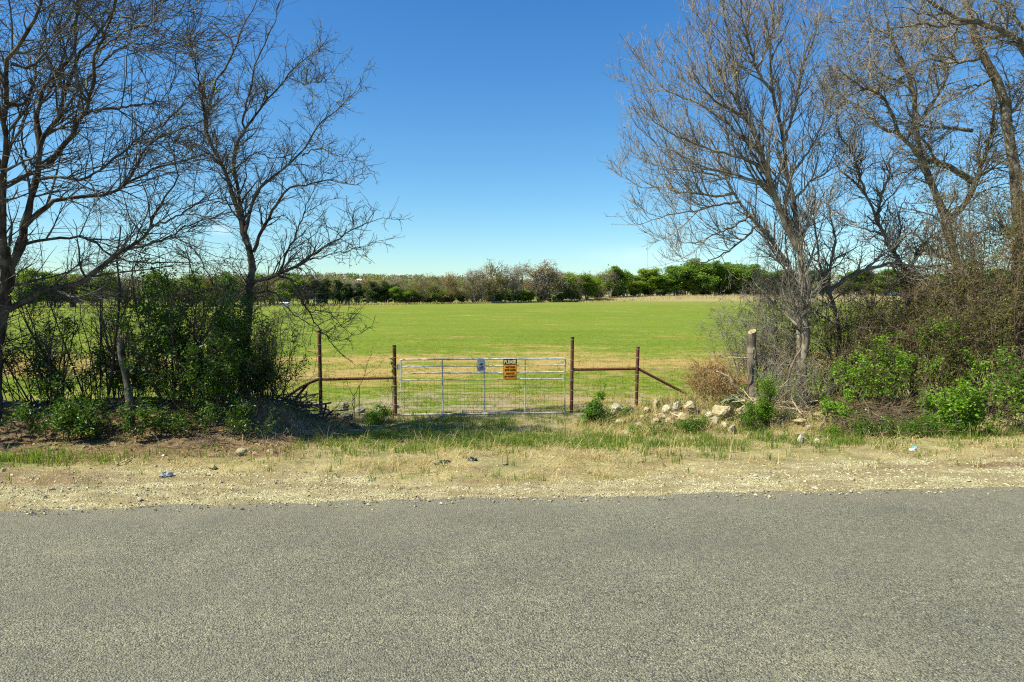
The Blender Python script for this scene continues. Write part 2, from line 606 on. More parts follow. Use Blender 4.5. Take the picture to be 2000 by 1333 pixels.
def mk_ground():
    k = NT('verge_ground')
    p = k.pos()
    z = k.n("SeparateColor", {0: k.n("Attribute", attribute_name="zone").outputs["Color"]})
    gr, gn, di = z.outputs[0], z.outputs[1], z.outputs[2]
    v = k.n("TexVoronoi", {"Vector": p, "Scale": 75.0})
    vs = k.n("SeparateColor", {0: v.outputs["Color"]}).outputs[0]
    fine = k.noise(p, 60, 5, 0.7)
    mid = k.noise(p, 9, 6, 0.65)
    big = k.noise(p, 1.6, 5, 0.6)
    straw = k.noise(k.map(p, (1.0, 3.0, 1.0), (0, 0, 0.5)), 26, 5, 0.7)
    base = k.ramp(straw, [(0.28, (0.14, 0.11, 0.05)), (0.5, (0.33, 0.275, 0.135)), (0.72, (0.52, 0.45, 0.24))])
    base = k.mix(k.ramp(big, [(0.38, 0.6), (0.58, 0.0)]), base, (0.17, 0.12, 0.065))
    base = k.mix(k.ramp(k.noise(p, 2.7, 6, 0.7), [(0.5, 0.0), (0.64, 0.6)]), base, (0.14, 0.165, 0.045))
    cg = k.ramp(vs, [(0.0, (0.14, 0.115, 0.06)), (0.4, (0.32, 0.285, 0.155)), (0.8, (0.47, 0.43, 0.255)), (1.0, (0.60, 0.57, 0.40))])
    cg = k.mix(k.ramp(mid, [(0.36, 0.5), (0.54, 0.0)]), cg, (0.24, 0.195, 0.105))
    cd = k.ramp(mid, [(0.25, (0.075, 0.048, 0.027)), (0.5, (0.175, 0.12, 0.068)), (0.75, (0.32, 0.235, 0.14))])
    cgr = k.ramp(fine, [(0.3, (0.07, 0.10, 0.014)), (0.7, (0.19, 0.22, 0.045))])

    def soft(m, w=0.5):
        return k.ramp(k.math('ADD', m, k.math('MULTIPLY', k.math('SUBTRACT', mid, 0.5), w)), [(0.35, 0.0), (0.65, 1.0)])
    c = k.mix(soft(gn, 0.9), base, cgr)
    cg = k.mix(k.ramp(k.noise(k.map(p, (0.5, 1.5, 1), (0, 0, -YAW)), 2.2, 5, 0.65), [(0.42, 0.75), (0.58, 0.0)]), cg, (0.20, 0.155, 0.08))
    c = k.mix(soft(gr, 1.1), c, cg)
    c = k.mix(soft(di, 0.9), c, cd)
    h = k.math('ADD', k.math('MULTIPLY', fine, 0.6), k.math('ADD', mid, k.math('MULTIPLY', v.outputs["Distance"], -0.5)))
    return k.done(k.bsdf(c, 0.95, h, 0.7, 0.035, 0.1))


def mk_field():
    k = NT('pasture')
    p = k.pos()
    t = tcoord(k, p)
    streak = k.noise(k.map(p, (0.35, 1.0, 1.0), (0, 0, -YAW)), 0.35, 6, 0.62)
    patch = k.noise(p, 1.1, 6, 0.65)
    fine = k.noise(p, 11, 6, 0.75)
    f2 = k.noise(p, 3.5, 5, 0.7)
    green = k.ramp(fine, [(0.3, (0.06, 0.11, 0.006)), (0.5, (0.105, 0.165, 0.010)), (0.7, (0.165, 0.22, 0.018))])
    green = k.mix(k.ramp(f2, [(0.36, 0.0), (0.66, 0.75)]), green, (0.20, 0.215, 0.035))
    green = k.mix(k.ramp(k.noise(k.map(p, (0.12, 0.5, 1.0), (0, 0, -YAW)), 0.5, 6, 0.65), [(0.45, 0.0), (0.7, 0.6)]), green, (0.09, 0.14, 0.012))
    dry = k.ramp(f2, [(0.3, (0.27, 0.17, 0.055)), (0.65, (0.40, 0.28, 0.11))])
    mo = k.ramp(k.noise(p, 5.0, 5, 0.75), [(0.3, (0.70, 0.72, 0.66)), (0.7, (1.26, 1.24, 1.3))])
    green = k.mix(1.0, green, mo, 'MULTIPLY')
    # how dry: mown bands parallel to the road
    tn = k.math('DIVIDE', t, 100.0)
    band = k.ramp(tn, [(0.0, 0.60), (0.165, 0.58), (0.19, 0.46), (0.205, 0.56), (0.225, 0.72), (0.265, 0.74), (0.29, 0.52), (0.34, 0.34), (0.6, 0.28), (1.0, 0.36)])
    m = k.math('ADD', band, k.math('ADD', k.math('MULTIPLY', k.math('SUBTRACT', streak, 0.5), 1.7), k.math('MULTIPLY', k.math('SUBTRACT', patch, 0.5), 1.3)))
    c = k.mix(k.ramp(m, [(0.45, 0.0), (0.8, 0.85)]), green, dry)
    # bare ground close to the gate
    near = k.ramp(tn, [(0.16, 0.52), (0.22, 0.0)])
    bm = k.math('ADD', near, k.math('ADD', k.math('MULTIPLY', k.math('SUBTRACT', patch, 0.5), 1.3), k.math('MULTIPLY', k.math('SUBTRACT', f2, 0.5), 0.9)))
    soil = k.ramp(fine, [(0.3, (0.20, 0.155, 0.09)), (0.7, (0.36, 0.30, 0.19))])
    c = k.mix(k.ramp(bm, [(0.42, 0.0), (0.6, 0.9)]), c, soil)
    # dry standing grass on the far right rise
    sp = k.n("SeparateXYZ", {0: p})
    strip = k.math('MULTIPLY', k.ramp(k.math('DIVIDE', k.math('ADD', sp.outputs[1], k.math('MULTIPLY', k.math('SUBTRACT', streak, 0.5), 20.0)), 400.0), [(0.545, 0.0), (0.575, 1.0)]),
                   k.ramp(k.math('DIVIDE', k.math('ADD', sp.outputs[0], 10.0), 60.0), [(0.1, 0.0), (0.9, 1.0)]))
    c = k.mix(strip, c, k.ramp(f2, [(0.3, (0.25, 0.19, 0.10)), (0.7, (0.37, 0.30, 0.175))]))
    edge = k.ramp(k.math('DIVIDE', sp.outputs[1], 400.0), [(0.36, 0.0), (0.48, 0.35)])
    c = k.mix(edge, c, (0.20, 0.20, 0.065))
    return k.done(k.bsdf(c, 0.95, fine, 0.9, 0.05, 0.08))


M['road'] = mk_road()
M['ground'] = mk_ground()
M['field'] = mk_field()
M['hill'] = mat_simple('hill_ground', (0.11, 0.10, 0.05), 0.95, 0.05, var=0.3, scale=0.05)

# ------------------------------------------------------------------ camera, sun, sky
cam = bpy.data.cameras.new("camera")
cam.sensor_width = 36.0
cam.lens = 36.0 * FPX / 2000.0
cam.clip_start, cam.clip_end = 0.05, 6000.0
co = bpy.data.objects.new("camera", cam)
COL.objects.link(co)
co.location = CAM
co.rotation_euler = (math.radians(90) - PITCH, 0, 0)
scene.camera = co

SUN_EL, SUN_AZ = math.radians(51), math.radians(-111)     # azimuth from +Y, clockwise
sd = Vector((math.sin(SUN_AZ) * math.cos(SUN_EL), math.cos(SUN_AZ) * math.cos(SUN_EL), math.sin(SUN_EL)))
sl = bpy.data.lights.new("sun", 'SUN')
sl.energy = 4.6
sl.angle = math.radians(0.5)
sl.color = (1.0, 0.955, 0.76)
so = bpy.data.objects.new("sun", sl)
COL.objects.link(so)
so.rotation_euler = sd.to_track_quat('Z', 'Y').to_euler()

w = bpy.data.worlds.new("World")
scene.world = w
w.use_nodes = True
wt = w.node_tree
wt.nodes.clear()
wo = wt.nodes.new("ShaderNodeOutputWorld")
bg = wt.nodes.new("ShaderNodeBackground")
sky = wt.nodes.new("ShaderNodeTexSky")
sky.sky_type = 'NISHITA'
sky.sun_disc = False
sky.sun_elevation = SUN_EL
sky.sun_rotation = SUN_AZ
sky.altitude = 200
sky.air_density = 1.0
sky.dust_density = 0.1
sky.ozone_density = 2.5
hsv = wt.nodes.new("ShaderNodeHueSaturation")
hsv.inputs["Saturation"].default_value = 1.22
hsv.inputs["Value"].default_value = 1.0
wt.links.new(sky.outputs[0], hsv.inputs["Color"])
bg.inputs["Strength"].default_value = 0.075
# thin wisps low over the horizon
tc = wt.nodes.new("ShaderNodeTexCoord")


def wmath(op, a, b):
    nd = wt.nodes.new("ShaderNodeMath")
    nd.operation = op
    for i, v in enumerate((a, b)):
        if isinstance(v, bpy.types.NodeSocket):
            wt.links.new(v, nd.inputs[i])
        else:
            nd.inputs[i].default_value = v
    return nd.outputs[0]


def wisp(px, py, wx, wz, amp):
    d = norm(ray(px, py)[None])[0]
    sub = wt.nodes.new("ShaderNodeVectorMath")
    sub.operation = 'SUBTRACT'
    wt.links.new(tc.outputs["Generated"], sub.inputs[0])
    sub.inputs[1].default_value = d
    mp = wt.nodes.new("ShaderNodeVectorMath")
    mp.operation = 'MULTIPLY'
    wt.links.new(sub.outputs[0], mp.inputs[0])
    mp.inputs[1].default_value = (1 / wx, 0.4 / wx, 1 / wz)
    ln = wt.nodes.new("ShaderNodeVectorMath")
    ln.operation = 'LENGTH'
    wt.links.new(mp.outputs[0], ln.inputs[0])
    fall = wt.nodes.new("ShaderNodeMapRange")
    fall.interpolation_type = 'SMOOTHSTEP'
    wt.links.new(ln.outputs["Value"], fall.inputs[0])
    fall.inputs[1].default_value, fall.inputs[2].default_value = 1.0, 0.0
    fall.inputs[3].default_value, fall.inputs[4].default_value = 0.0, amp
    nz = wt.nodes.new("ShaderNodeTexNoise")
    mp2 = wt.nodes.new("ShaderNodeMapping")
    mp2.inputs["Scale"].default_value = (1, 1, 3)
    wt.links.new(tc.outputs["Generated"], mp2.inputs[0])
    wt.links.new(mp2.outputs[0], nz.inputs["Vector"])
    nz.inputs["Scale"].default_value = 22
    nz.inputs["Detail"].default_value = 5
    return wmath('MULTIPLY', fall.outputs[0], wmath('MULTIPLY', nz.outputs["Fac"], 1.4))


cl = wmath('ADD', wisp(1235, 497, 0.10, 0.02, 0.22), wmath('ADD', wisp(432, 448, 0.022, 0.013, 0.6), wisp(1330, 512, 0.12, 0.016, 0.2)))
mx = wt.nodes.new("ShaderNodeMix")
mx.data_type = 'RGBA'
wt.links.new(cl, mx.inputs[0])
sepz = wt.nodes.new("ShaderNodeSeparateXYZ")
wt.links.new(tc.outputs["Generated"], sepz.inputs[0])
zr_ = wt.nodes.new("ShaderNodeValToRGB")
wt.links.new(sepz.outputs[2], zr_.inputs[0])
zr_.color_ramp.elements.new(0.1)
zr_.color_ramp.elements.new(0.22)
els = zr_.color_ramp.elements
for e_, (p_, c_) in zip(els, ((0.0, (0.68, 0.86, 0.94)), (0.1, (0.68, 0.89, 0.95)), (0.22, (0.66, 0.90, 0.99)), (0.45, (0.52, 0.84, 1.06)))):
    e_.position = p_
    e_.color = (*c_, 1)
tint = wt.nodes.new("ShaderNodeMix")
tint.data_type = 'RGBA'
tint.blend_type = 'MULTIPLY'
tint.inputs[0].default_value = 1.0
wt.links.new(hsv.outputs[0], tint.inputs[6])
wt.links.new(zr_.outputs[0], tint.inputs[7])
wt.links.new(tint.outputs[2], mx.inputs[6])
mx.inputs[7].default_value = (6.4, 7.4, 8.2, 1)
wt.links.new(mx.outputs[2], bg.inputs["Color"])
wt.links.new(bg.outputs[0], wo.inputs[0])

vs_ = scene.view_settings
vs_.view_transform = 'Standard'
vs_.look = 'None'
vs_.exposure = 1.1
vs_.gamma = 1.0
vs_.use_curve_mapping = False
scene.cycles.max_bounces = 6
scene.cycles.diffuse_bounces = 3
scene.cycles.transparent_max_bounces = 4
scene.cycles.use_denoising = False
scene.cycles.filter_width = 1.15
scene.cycles.sample_clamp_indirect = 4.0

# ================================================================== GROUND
def axis(fine_lo, fine_hi, step, lo, hi, g=1.25):
    a = list(np.arange(fine_lo, fine_hi + 1e-6, step))
    st, x = step, fine_hi
    while x < hi:
        st *= g
        x = min(x + st, hi)
        a.append(x)
    st, x = step, fine_lo
    while x > lo:
        st *= g
        x = max(x - st, lo)
        a.insert(0, x)
    return np.array(a)


def grid_st(sa, ta):
    s, t = np.meshgrid(sa, ta)
    x, y = st2xy(s, t)
    n, m = len(ta), len(sa)
    i = (np.arange(n - 1) * m)[:, None] + np.arange(m - 1)[None]
    q = np.stack([i, i + 1, i + m + 1, i + m], -1).reshape(-1, 4)
    return s.ravel(), t.ravel(), x.ravel(), y.ravel(), q


T_SPLIT = 14.6


def zones(s, t):
    """masks for what the verge is made of: gravel, green, bare soil"""
    edge = fbm(s * 0.8, t * 0.8, 41)
    gravel = 1 - sm((t - (6.95 + 1.1 * (edge - 0.2) + 0.55 * sm((-0.6 - s) / 1.5) - 0.55 * gauss(s, t, 0.9, 7, 2.2, 9) + 0.9 * (fbm(s * 2.5, t * 2.5, 44) - 0.5))) / 0.7)
    gravel = np.maximum(gravel, 0.75 * gauss(s, t, 5.6, 7.7, 4.0, 0.35))
    dirt = sm((-1.7 - s + 0.8 * (edge - .5)) / 0.9) * sm((t - 8.6) / 0.7) * (1 - sm((t - 14.1) / 0.4))
    dirt = np.maximum(dirt, 0.9 * gauss(s, t, -2.8, 9.3, 1.0, 0.5))
    dirt = np.maximum(dirt, gauss(s, t, -6.3, 7.95, 3.4, 0.42) * (0.35 + 0.9 * fbm(s * 1.6, t * 3.0, 57)))
    dirt = np.maximum(dirt, 0.75 * gauss(s, t, 6.3, 7.5, 2.2, 0.3) * (0.3 + fbm(s * 1.6, t * 3.0, 58)))
    dirt = np.maximum(dirt, 0.55 * sm((s - 2.2) / 0.8) * sm((t - 11.2) / 0.5) * (1 - sm((t - 13.8) / 0.4)))
    green = 0.8 * gauss(s, t, -0.9, 11.8, 1.7, 1.1) + 0.85 * gauss(s, t, 1.3, 10.6, 1.8, 1.2) + 0.55 * gauss(s, t, -0.3, 10.2, 1.6, 0.8) + 0.4 * gauss(s, t, 4.5, 8.9, 2.5, 0.5) + 0.7 * gauss(s, t, -6.6, 8.85, 2.4, 0.35) \
        + 0.55 * gauss(s, t, 6.5, 9.9, 3.5, 0.5) + 0.6 * gauss(s, t, 0.3, 13.4, 2.2, 0.6) + 0.45 * gauss(s, t, 3.0, 9.8, 1.2, 0.5)
    green = green * (0.45 + 0.9 * fbm(s * 1.7, t * 1.7, 51))
    return np.clip(gravel, 0, 1), np.clip(green, 0, 1), np.clip(dirt, 0, 1)


sa = axis(-10.5, 10.5, 0.06, -220, 220)
ta = np.concatenate([np.array([-120, -60, -30, -15, -8, -3, 0, 2, 4, 5, 6]), np.arange(6.3, T_SPLIT, 0.055), [T_SPLIT]])
s, t, x, y, q = grid_st(sa, ta)
gr_, gn_, di_ = zones(s, t)
me = mesh_np("ground", np.stack([x, y, terrain(x, y)], 1), q, M['ground'], True, {"zone": np.stack([gr_, gn_, di_], 1)})
tag(link("ground", me), kind="structure")

sa = axis(-14, 14, 0.5, -1800, 1800, 1.12)
ta = np.concatenate([np.arange(T_SPLIT, 40, 0.5), np.geomspace(40, 330, 60)])
s, t, x, y, q = grid_st(sa, ta)
tag(link("field", mesh_np("field", np.stack([x, y, terrain(x, y)], 1), q, M['field'], True)), kind="structure")
sa = np.linspace(-2600, 2600, 200)
ta = np.geomspace(330, 4200, 70)
s, t, x, y, q = grid_st(sa, ta)
tag(link("hills", mesh_np("hills", np.stack([x, y, terrain(x, y)], 1), q, M['hill'], True)), kind="structure")

# road: a sheet a little above the gravel, ragged far edge
sa = axis(-9, 9, 0.05, -220, 220, 1.2)
ta = np.concatenate([np.linspace(-1.2, 5.8, 12), np.linspace(6.0, T_ROAD, 10)])
s, t, x, y, q = grid_st(sa, ta)
wgt = sm((t - 5.5) / (T_ROAD - 5.5))
t2 = t + wgt * (0.42 * (fbm(s * 0.55, s * 0 + 3.3, 61) - 0.5) + 0.16 * (fbm(s * 2.0, s * 0 + 1.3, 62) - 0.5) + 0.20 * (fbm(s * 5, s * 0 + 7.7, 63) - 0.5))
x, y = st2xy(s, t2)
z = 0.012 - 0.03 * sm((t2 - 5.9) / 0.9) + 0.02 * (1 - (np.clip(t2, -1, 6.5) / 6.5 - 0.4) ** 2)
tag(link("road", mesh_np("road", np.stack([x, y, z], 1), q, M['road'], True)), kind="structure")

# ================================================================== FENCE AND GATE
def post_xy(px, py):
    p = on_fence(px, py)
    return p


def pipe_post(g, px_top, py_top, px_bot, r=0.037, lean=True):
    top = on_fence(px_top, py_top)
    b = on_fence(px_bot, 803)
    zb = float(terrain(b[0], b[1])) - 0.15
    b = np.array([b[0], b[1], zb])
    g.tube([b, top], r, 12)
    # thin welded cap ring, a little proud
    g.tube([top + (0, 0, -0.012), top + (0, 0, 0.004)], r + 0.003, 12)
    return b, top


def woven_wire(pa, pb, z0, z1, step_v=0.15, rows=None):
    """woven stock wire between two ground points"""
    pa, pb = np.asarray(pa, float), np.asarray(pb, float)
    L = np.linalg.norm(pb - pa)
    n = max(2, int(L / step_v))
    Ps, Rs = [], []
    off = np.array([-SN, CS]) * 0.044
    def xy(u):
        return pa[:2] + (pb[:2] - pa[:2]) * u + off
    hs = rows or [0.0, 0.09, 0.19, 0.30, 0.42, 0.55, 0.70, 0.85, 1.0]
    for h in hs:
        pts = []
        for u in np.linspace(0, 1, 9):
            q_ = xy(u)
            zz = pa[2] * (1 - u) + pb[2] * u + z0 + (z1 - z0) * h - 0.012 * math.sin(math.pi * u) * (1 + h)
            pts.append([q_[0], q_[1], zz])
        Ps.append(pts)
    V, F = tubes(np.array(Ps), np.full((len(Ps), 9), 0.0019), 4)
    g = Geo().add(V, F)
    Pv = []
    for i in range(n + 1):
        u = i / n
        q_ = xy(u)
        zb = pa[2] * (1 - u) + pb[2] * u
        j = rng.normal(0, 0.006, 2)
        Pv.append([[q_[0], q_[1], zb + z0], [q_[0] + j[0], q_[1] + j[1], zb + z0 + (z1 - z0) * 0.5], [q_[0], q_[1], zb + z1]])
    V, F = tubes(np.array(Pv), np.full((len(Pv), 3), 0.0016), 4)
    return g.add(V, F)


def gz(p):
    return float(terrain(p[0], p[1]))


def wire_ties(posts, parent):
    for b, top in posts:
        for h in np.linspace(0.12, 0.97, 8):
            c = b + (top - b) * h
            a = np.linspace(0, 2 * math.pi, 13)
            g = Geo().tube([c + np.array([0.040 * math.cos(q), 0.040 * math.sin(q), 0.006 * math.sin(2 * q)]) for q in a], 0.0022, 4, cap=False)
            link("wire_tie", g.mesh("wire_tie", M['galv'], False, parent.location), parent)


# --- left of the gate
o0 = on_fence(700, 803)
fl = root("pipe_fence", (o0[0], o0[1], gz(o0)), "rusty pipe fence with curved brace and woven wire, left of the gate", "fence", "rusty pipe fences beside the gate")
g1 = Geo(); P1 = pipe_post(g1, 623.5, 646, 627)
g2 = Geo(); P2 = pipe_post(g2, 770, 675, 772.5)
org = fl.location
link("post", g1.mesh("post", M['rust'], True, org), fl)
link("post", g2.mesh("post", M['rust'], True, org), fl)
link("rail", Geo().tube([on_fence(626, 741.5), on_fence(770.5, 738.5)], 0.03, 10).mesh("rail", M['rust'], True, org), fl)
bend = catmull([on_fence(625, 740), on_fence(605, 748, 14.2), on_fence(580, 762, 14.1), on_fence(545, 788, 14.0)], 14)
link("brace", Geo().tube(bend, 0.03, 10).mesh("brace", M['rust'], True, org), fl)
link("brace", Geo().tube([on_fence(600, 752, 14.2), on_fence(583, 772, 14.15), on_fence(563, 800, 14.1)], 0.028, 10).mesh("brace", M['rust'], True, org), fl)
ga, gb = on_fence(627, 803), on_fence(772, 803)
ga[2], gb[2] = gz(ga), gz(gb)
wl = woven_wire(ga, gb, 0.05, 1.05)
gc = on_fence(380, 800); gc[2] = gz(gc)
V = woven_wire(gc, ga, 0.05, 1.05)
for v_, k_ in ((V, 0),):
    wl.add(np.concatenate(v_.v), [np.concatenate(x_) for x_ in v_.f.values()])
link("wire_mesh", wl.mesh("wire_mesh", M['wire'], False, org), fl)
wire_ties([P1, P2], fl)

# --- right of the gate
o1 = on_fence(1180, 803)
fr = root("pipe_fence", (o1[0], o1[1], gz(o1)), "rusty pipe fence with straight diagonal brace, right of the gate", "fence", "rusty pipe fences beside the gate")
org = fr.location
g1 = Geo(); P3 = pipe_post(g1, 1118, 659, 1116)
g2 = Geo(); P4 = pipe_post(g2, 1246, 678, 1242)
link("post", g1.mesh("post", M['rust'], True, org), fr)
link("post", g2.mesh("post", M['rust'], True, org), fr)
link("rail", Geo().tube([on_fence(1117.5, 722.5), on_fence(1244.5, 720.5)], 0.03, 10).mesh("rail", M['rust'], True, org), fr)
link("brace", Geo().tube([on_fence(1245, 720), on_fence(1352, 776)], 0.03, 10).mesh("brace", M['rust'], True, org), fr)
ga, gb, gc = on_fence(1117, 803), on_fence(1243, 803), on_fence(1470, 800)
for q_ in (ga, gb, gc):
    q_[2] = -0.55
wr = woven_wire(ga, gb, 0.06, 1.12)
for seg_ in (woven_wire(gb, gc, 0.06, 1.12),):
    wr.add(np.concatenate(seg_.v), [np.concatenate(x_) for x_ in seg_.f.values()])
link("wire_mesh", wr.mesh("wire_mesh", M['wire'], False, org), fr)
wire_ties([P3, P4], fr)

# --- the gate
o2 = on_fence(943, 808)
gate = root("field_gate", (o2[0], o2[1], gz(o2)), "galvanised tube gate with wire mesh and two signs, closed across the field entrance", "gate")
org = gate.location
ZT, ZB = on_fence(943, 701.7)[2], on_fence(943, 808.2)[2]
XL, XR = on_fence(783, 750), on_fence(1103.5, 750)


def gp(u, z_):
    p = XL + (XR - XL) * u
    return np.array([p[0], p[1], z_])


rT = 0.018
c_ = 0.025
fr_pts = [gp(0, ZB + c_), gp(0, ZT - c_)]
frame = Geo()
loop = []
for (u, z_, uu, zz) in ((0, ZB + c_, 0.018, ZB), (1 - 0.018, ZB, 1, ZB + c_), (1, ZT - c_, 1 - 0.018, ZT), (0.018, ZT, 0, ZT - c_)):
    corner = {0: (0, ZB), 1: (1, ZB), 2: (1, ZT), 3: (0, ZT)}[len(loop) // 6]
    a_, b_, m_ = gp(u, z_), gp(uu, zz), gp(*corner)
    for k_ in np.linspace(0, 1, 6):
        loop.append((1 - k_) ** 2 * a_ + 2 * k_ * (1 - k_) * m_ + k_ ** 2 * b_)
loop.append(loop[0])
frame.tube(loop, rT, 10, cap=False)
link("gate_frame", frame.mesh("gate_frame", M['galv'], True, org), gate)
for py in (715.3, 728.6, 741.8):
    z_ = on_fence(943, py)[2]
    n_ = 9
    pts = [gp(u, z_ + 0.004 * math.sin(u * 9 + py)) for u in np.linspace(0.006, 0.994, n_)]
    link("rail", Geo().tube(pts, 0.0135, 10).mesh("rail", M['galv'], True, org), gate)
nrm = np.array([SN, -CS, 0.0])            # towards the road
for px in (864.2, 945.8, 1026):
    u = (on_fence(px, 750)[0] - XL[0]) / (XR[0] - XL[0])
    pts = [gp(u, ZB + 0.02) - nrm * 0.024, gp(u, ZT - 0.02) - nrm * 0.024]
    link("upright", Geo().tube(pts, 0.0125, 8).mesh("upright", M['galv'], True, org), gate)
gm = Geo()
zr = on_fence(943, 741.8)[2]
Ph = []
for z_ in np.concatenate([np.linspace(ZB + 0.05, zr - 0.12, 9) + rng.normal(0, 0.004, 9)]):
    Ph.append([gp(u, z_ + rng.normal(0, 0.003)) - nrm * 0.045 for u in np.linspace(0.01, 0.99, 13)])
V, F = tubes(np.array(Ph), np.full((len(Ph), 13), 0.0027), 4)
gm.add(V, F)
Pv = []
for u in np.linspace(0.02, 0.98, 38):
    Pv.append([gp(u, ZB + 0.01) - nrm * 0.045, gp(u + rng.normal(0, 0.0006), (ZB + zr) / 2) - nrm * 0.045, gp(u, zr) - nrm * 0.045])
V, F = tubes(np.array(Pv), np.full((len(Pv), 3), 0.0019), 4)
gm.add(V, F)
link("wire_mesh", gm.mesh("wire_mesh", M['wire'], False, org), gate)
# hinges on the left post, latch box and chain on the right
hp = on_fence(778, 717)
hg = Geo()
hg.box(hp, (0.045, 0.03, 0.11))
hg.tube([on_fence(771, 721), on_fence(783, 721)], 0.009, 8)
link("hinge", hg.mesh("hinge", M['galv'], False, org), gate)
hb = Geo()
pb_ = on_fence(778, 795)
hb.box(pb_, (0.04, 0.03, 0.07))
hb.tube([on_fence(772, 797), on_fence(784, 797)], 0.009, 8)
link("hinge", hb.mesh("hinge", M['galv'], False, org), gate)
lt = Geo()
lt.box(on_fence(1099.5, 739) + nrm * 0.03, (0.035, 0.02, 0.12))
link("latch", lt.mesh("latch", M['galv'], False, org), gate)
ch = Geo()
c0, c1 = on_fence(1101, 737) + nrm * 0.03, on_fence(1117, 741.5) + nrm * 0.045
for i in range(12):
    u = i / 11
    c = c0 * (1 - u) + c1 * u + np.array([0, 0, -0.05 * math.sin(math.pi * u)])
    a = np.linspace(0, 2 * math.pi, 9)
    ax = np.array([0, 0, 1.0]) if i % 2 else np.array([SN, -CS, 0.0])
    e_ = np.array([CS, SN, 0.0])
    ch.tube([c + e_ * 0.011 * math.cos(q_) + ax * 0.007 * math.sin(q_) for q_ in a], 0.0025, 5, cap=False)
link("chain", ch.mesh("chain", M['wire'], False, org), gate)


# --- signs
def mat_flat(name, col, rough=0.5, weather=0.12):
    k = NT(name)
    n = k.noise(k.pos(), 30, 5, 0.7)
    c = k.ramp(n, [(0.3, tuple(q_ * (1 - weather) for q_ in col)), (0.7, tuple(min(1, q_ * (1 + weather)) for q_ in col))])
    return k.done(k.bsdf(c, rough, spec=0.3))


MS_OR = mat_flat('sign_orange', (0.86, 0.34, 0.012))
MS_BK = mat_flat('sign_dark', (0.035, 0.010, 0.010))
MS_CR = mat_flat('sign_cream', (0.86, 0.74, 0.40))
MS_GY = mat_flat('sign_grey', (0.40, 0.42, 0.44))
MS_INK = mat_flat('sign_ink', (0.03, 0.035, 0.05))


def rrect(w_, h_, r_, n=6):
    pts = []
    for cx_, cy_, a0 in ((w_ / 2 - r_, h_ / 2 - r_, 0), (-w_ / 2 + r_, h_ / 2 - r_, 90), (-w_ / 2 + r_, -h_ / 2 + r_, 180), (w_ / 2 - r_, -h_ / 2 + r_, 270)):
        for i in range(n):
            a = math.radians(a0 + 90 * i / (n - 1))
            pts.append((cx_ + r_ * math.cos(a), cy_ + r_ * math.sin(a)))
    return pts


def plate(pts, y0, y1):
    """2D outline (x,z) extruded from y0 (front) to y1"""
    n = len(pts)
    v = [(p[0], y0, p[1]) for p in pts] + [(p[0], y1, p[1]) for p in pts]
    sides = [[i, (i + 1) % n, n + (i + 1) % n, n + i] for i in range(n)]
    return np.array(v), [np.array([list(range(n))[::-1] if False else list(range(n))]), np.array([list(range(2 * n - 1, n - 1, -1))]), np.array(sides)]


def text_mesh(name, body, h, wmax, mat, bold=0.0):
    cu = bpy.data.curves.new(name, 'FONT')
    cu.body = body
    cu.size = h * 1.38
    cu.align_x = 'CENTER'
    cu.align_y = 'CENTER'
    cu.extrude = 0.0008
    cu.offset = bold
    o = bpy.data.objects.new(name, cu)
    COL.objects.link(o)
    dg = bpy.context.evaluated_depsgraph_get()
    me_ = bpy.data.meshes.new_from_object(o.evaluated_get(dg))
    bpy.data.objects.remove(o)
    co_ = np.empty(len(me_.vertices) * 3, dtype=np.float32)
    me_.vertices.foreach_get("co", co_)
    co_ = co_.reshape(-1, 3)
    co_[:, 0] -= 0.5 * (co_[:, 0].min() + co_[:, 0].max())
    co_[:, 1] -= 0.5 * (co_[:, 1].min() + co_[:, 1].max())
    wd, hh = np.ptp(co_[:, 0]), np.ptp(co_[:, 1])
    co_[:, 0] *= wmax / wd
    co_[:, 1] *= h / hh
    out = np.stack([co_[:, 0], -co_[:, 2], co_[:, 1]], 1)     # stand upright, facing -Y
    me_.vertices.foreach_set("co", out.ravel())
    me_.materials.clear()
    me_.materials.append(mat)
    me_.update()
    return me_


def sign_root(name, x0, y0, x1, y1, label):
    a, b = on_fence(x0, y1), on_fence(x1, y0)
    c = (a + b) / 2 + nrm * 0.027
    w_, h_ = np.linalg.norm((b - a)[:2]), b[2] - a[2]
    o = root(name, c, label, "sign", "signs on the gate")
    o.rotation_euler = (0, 0, YAW)
    return o, w_, h_


sg, w_, h_ = sign_root("warning_sign", 983, 701, 1009.3, 740.6, "orange sign with dark PLEASE header, wired on the gate")
v, f = plate(rrect(w_, h_, 0.022), 0.0, 0.003)
link("panel", mesh_np("panel", v, f, MS_BK), sg)
hh = h_ * 0.70
v, f = plate([(x_, z_ - h_ / 2 + hh / 2 + 0.006) for x_, z_ in rrect(w_ - 0.014, hh - 0.006, 0.018)], -0.0025, -0.0003)
link("lower_panel", mesh_np("lower_panel", v, f, MS_OR), sg)
o = link("lettering", text_mesh("please", "PLEASE", h_ * 0.185, w_ * 0.86, MS_CR, 0.004), sg, (0, -0.003, h_ * 0.358))
for i, (tx, wd, zz) in enumerate((("WAIT WHILE", 0.72, 0.095), ("GATE CLOSES", 0.82, -0.045), ("LIVESTOCK", 0.66, -0.225), ("ON PROPERTY", 0.86, -0.37))):
    link("lettering", text_mesh("line", tx, h_ * 0.095, w_ * wd, MS_BK, 0.002), sg, (0, -0.0045, h_ * zz))

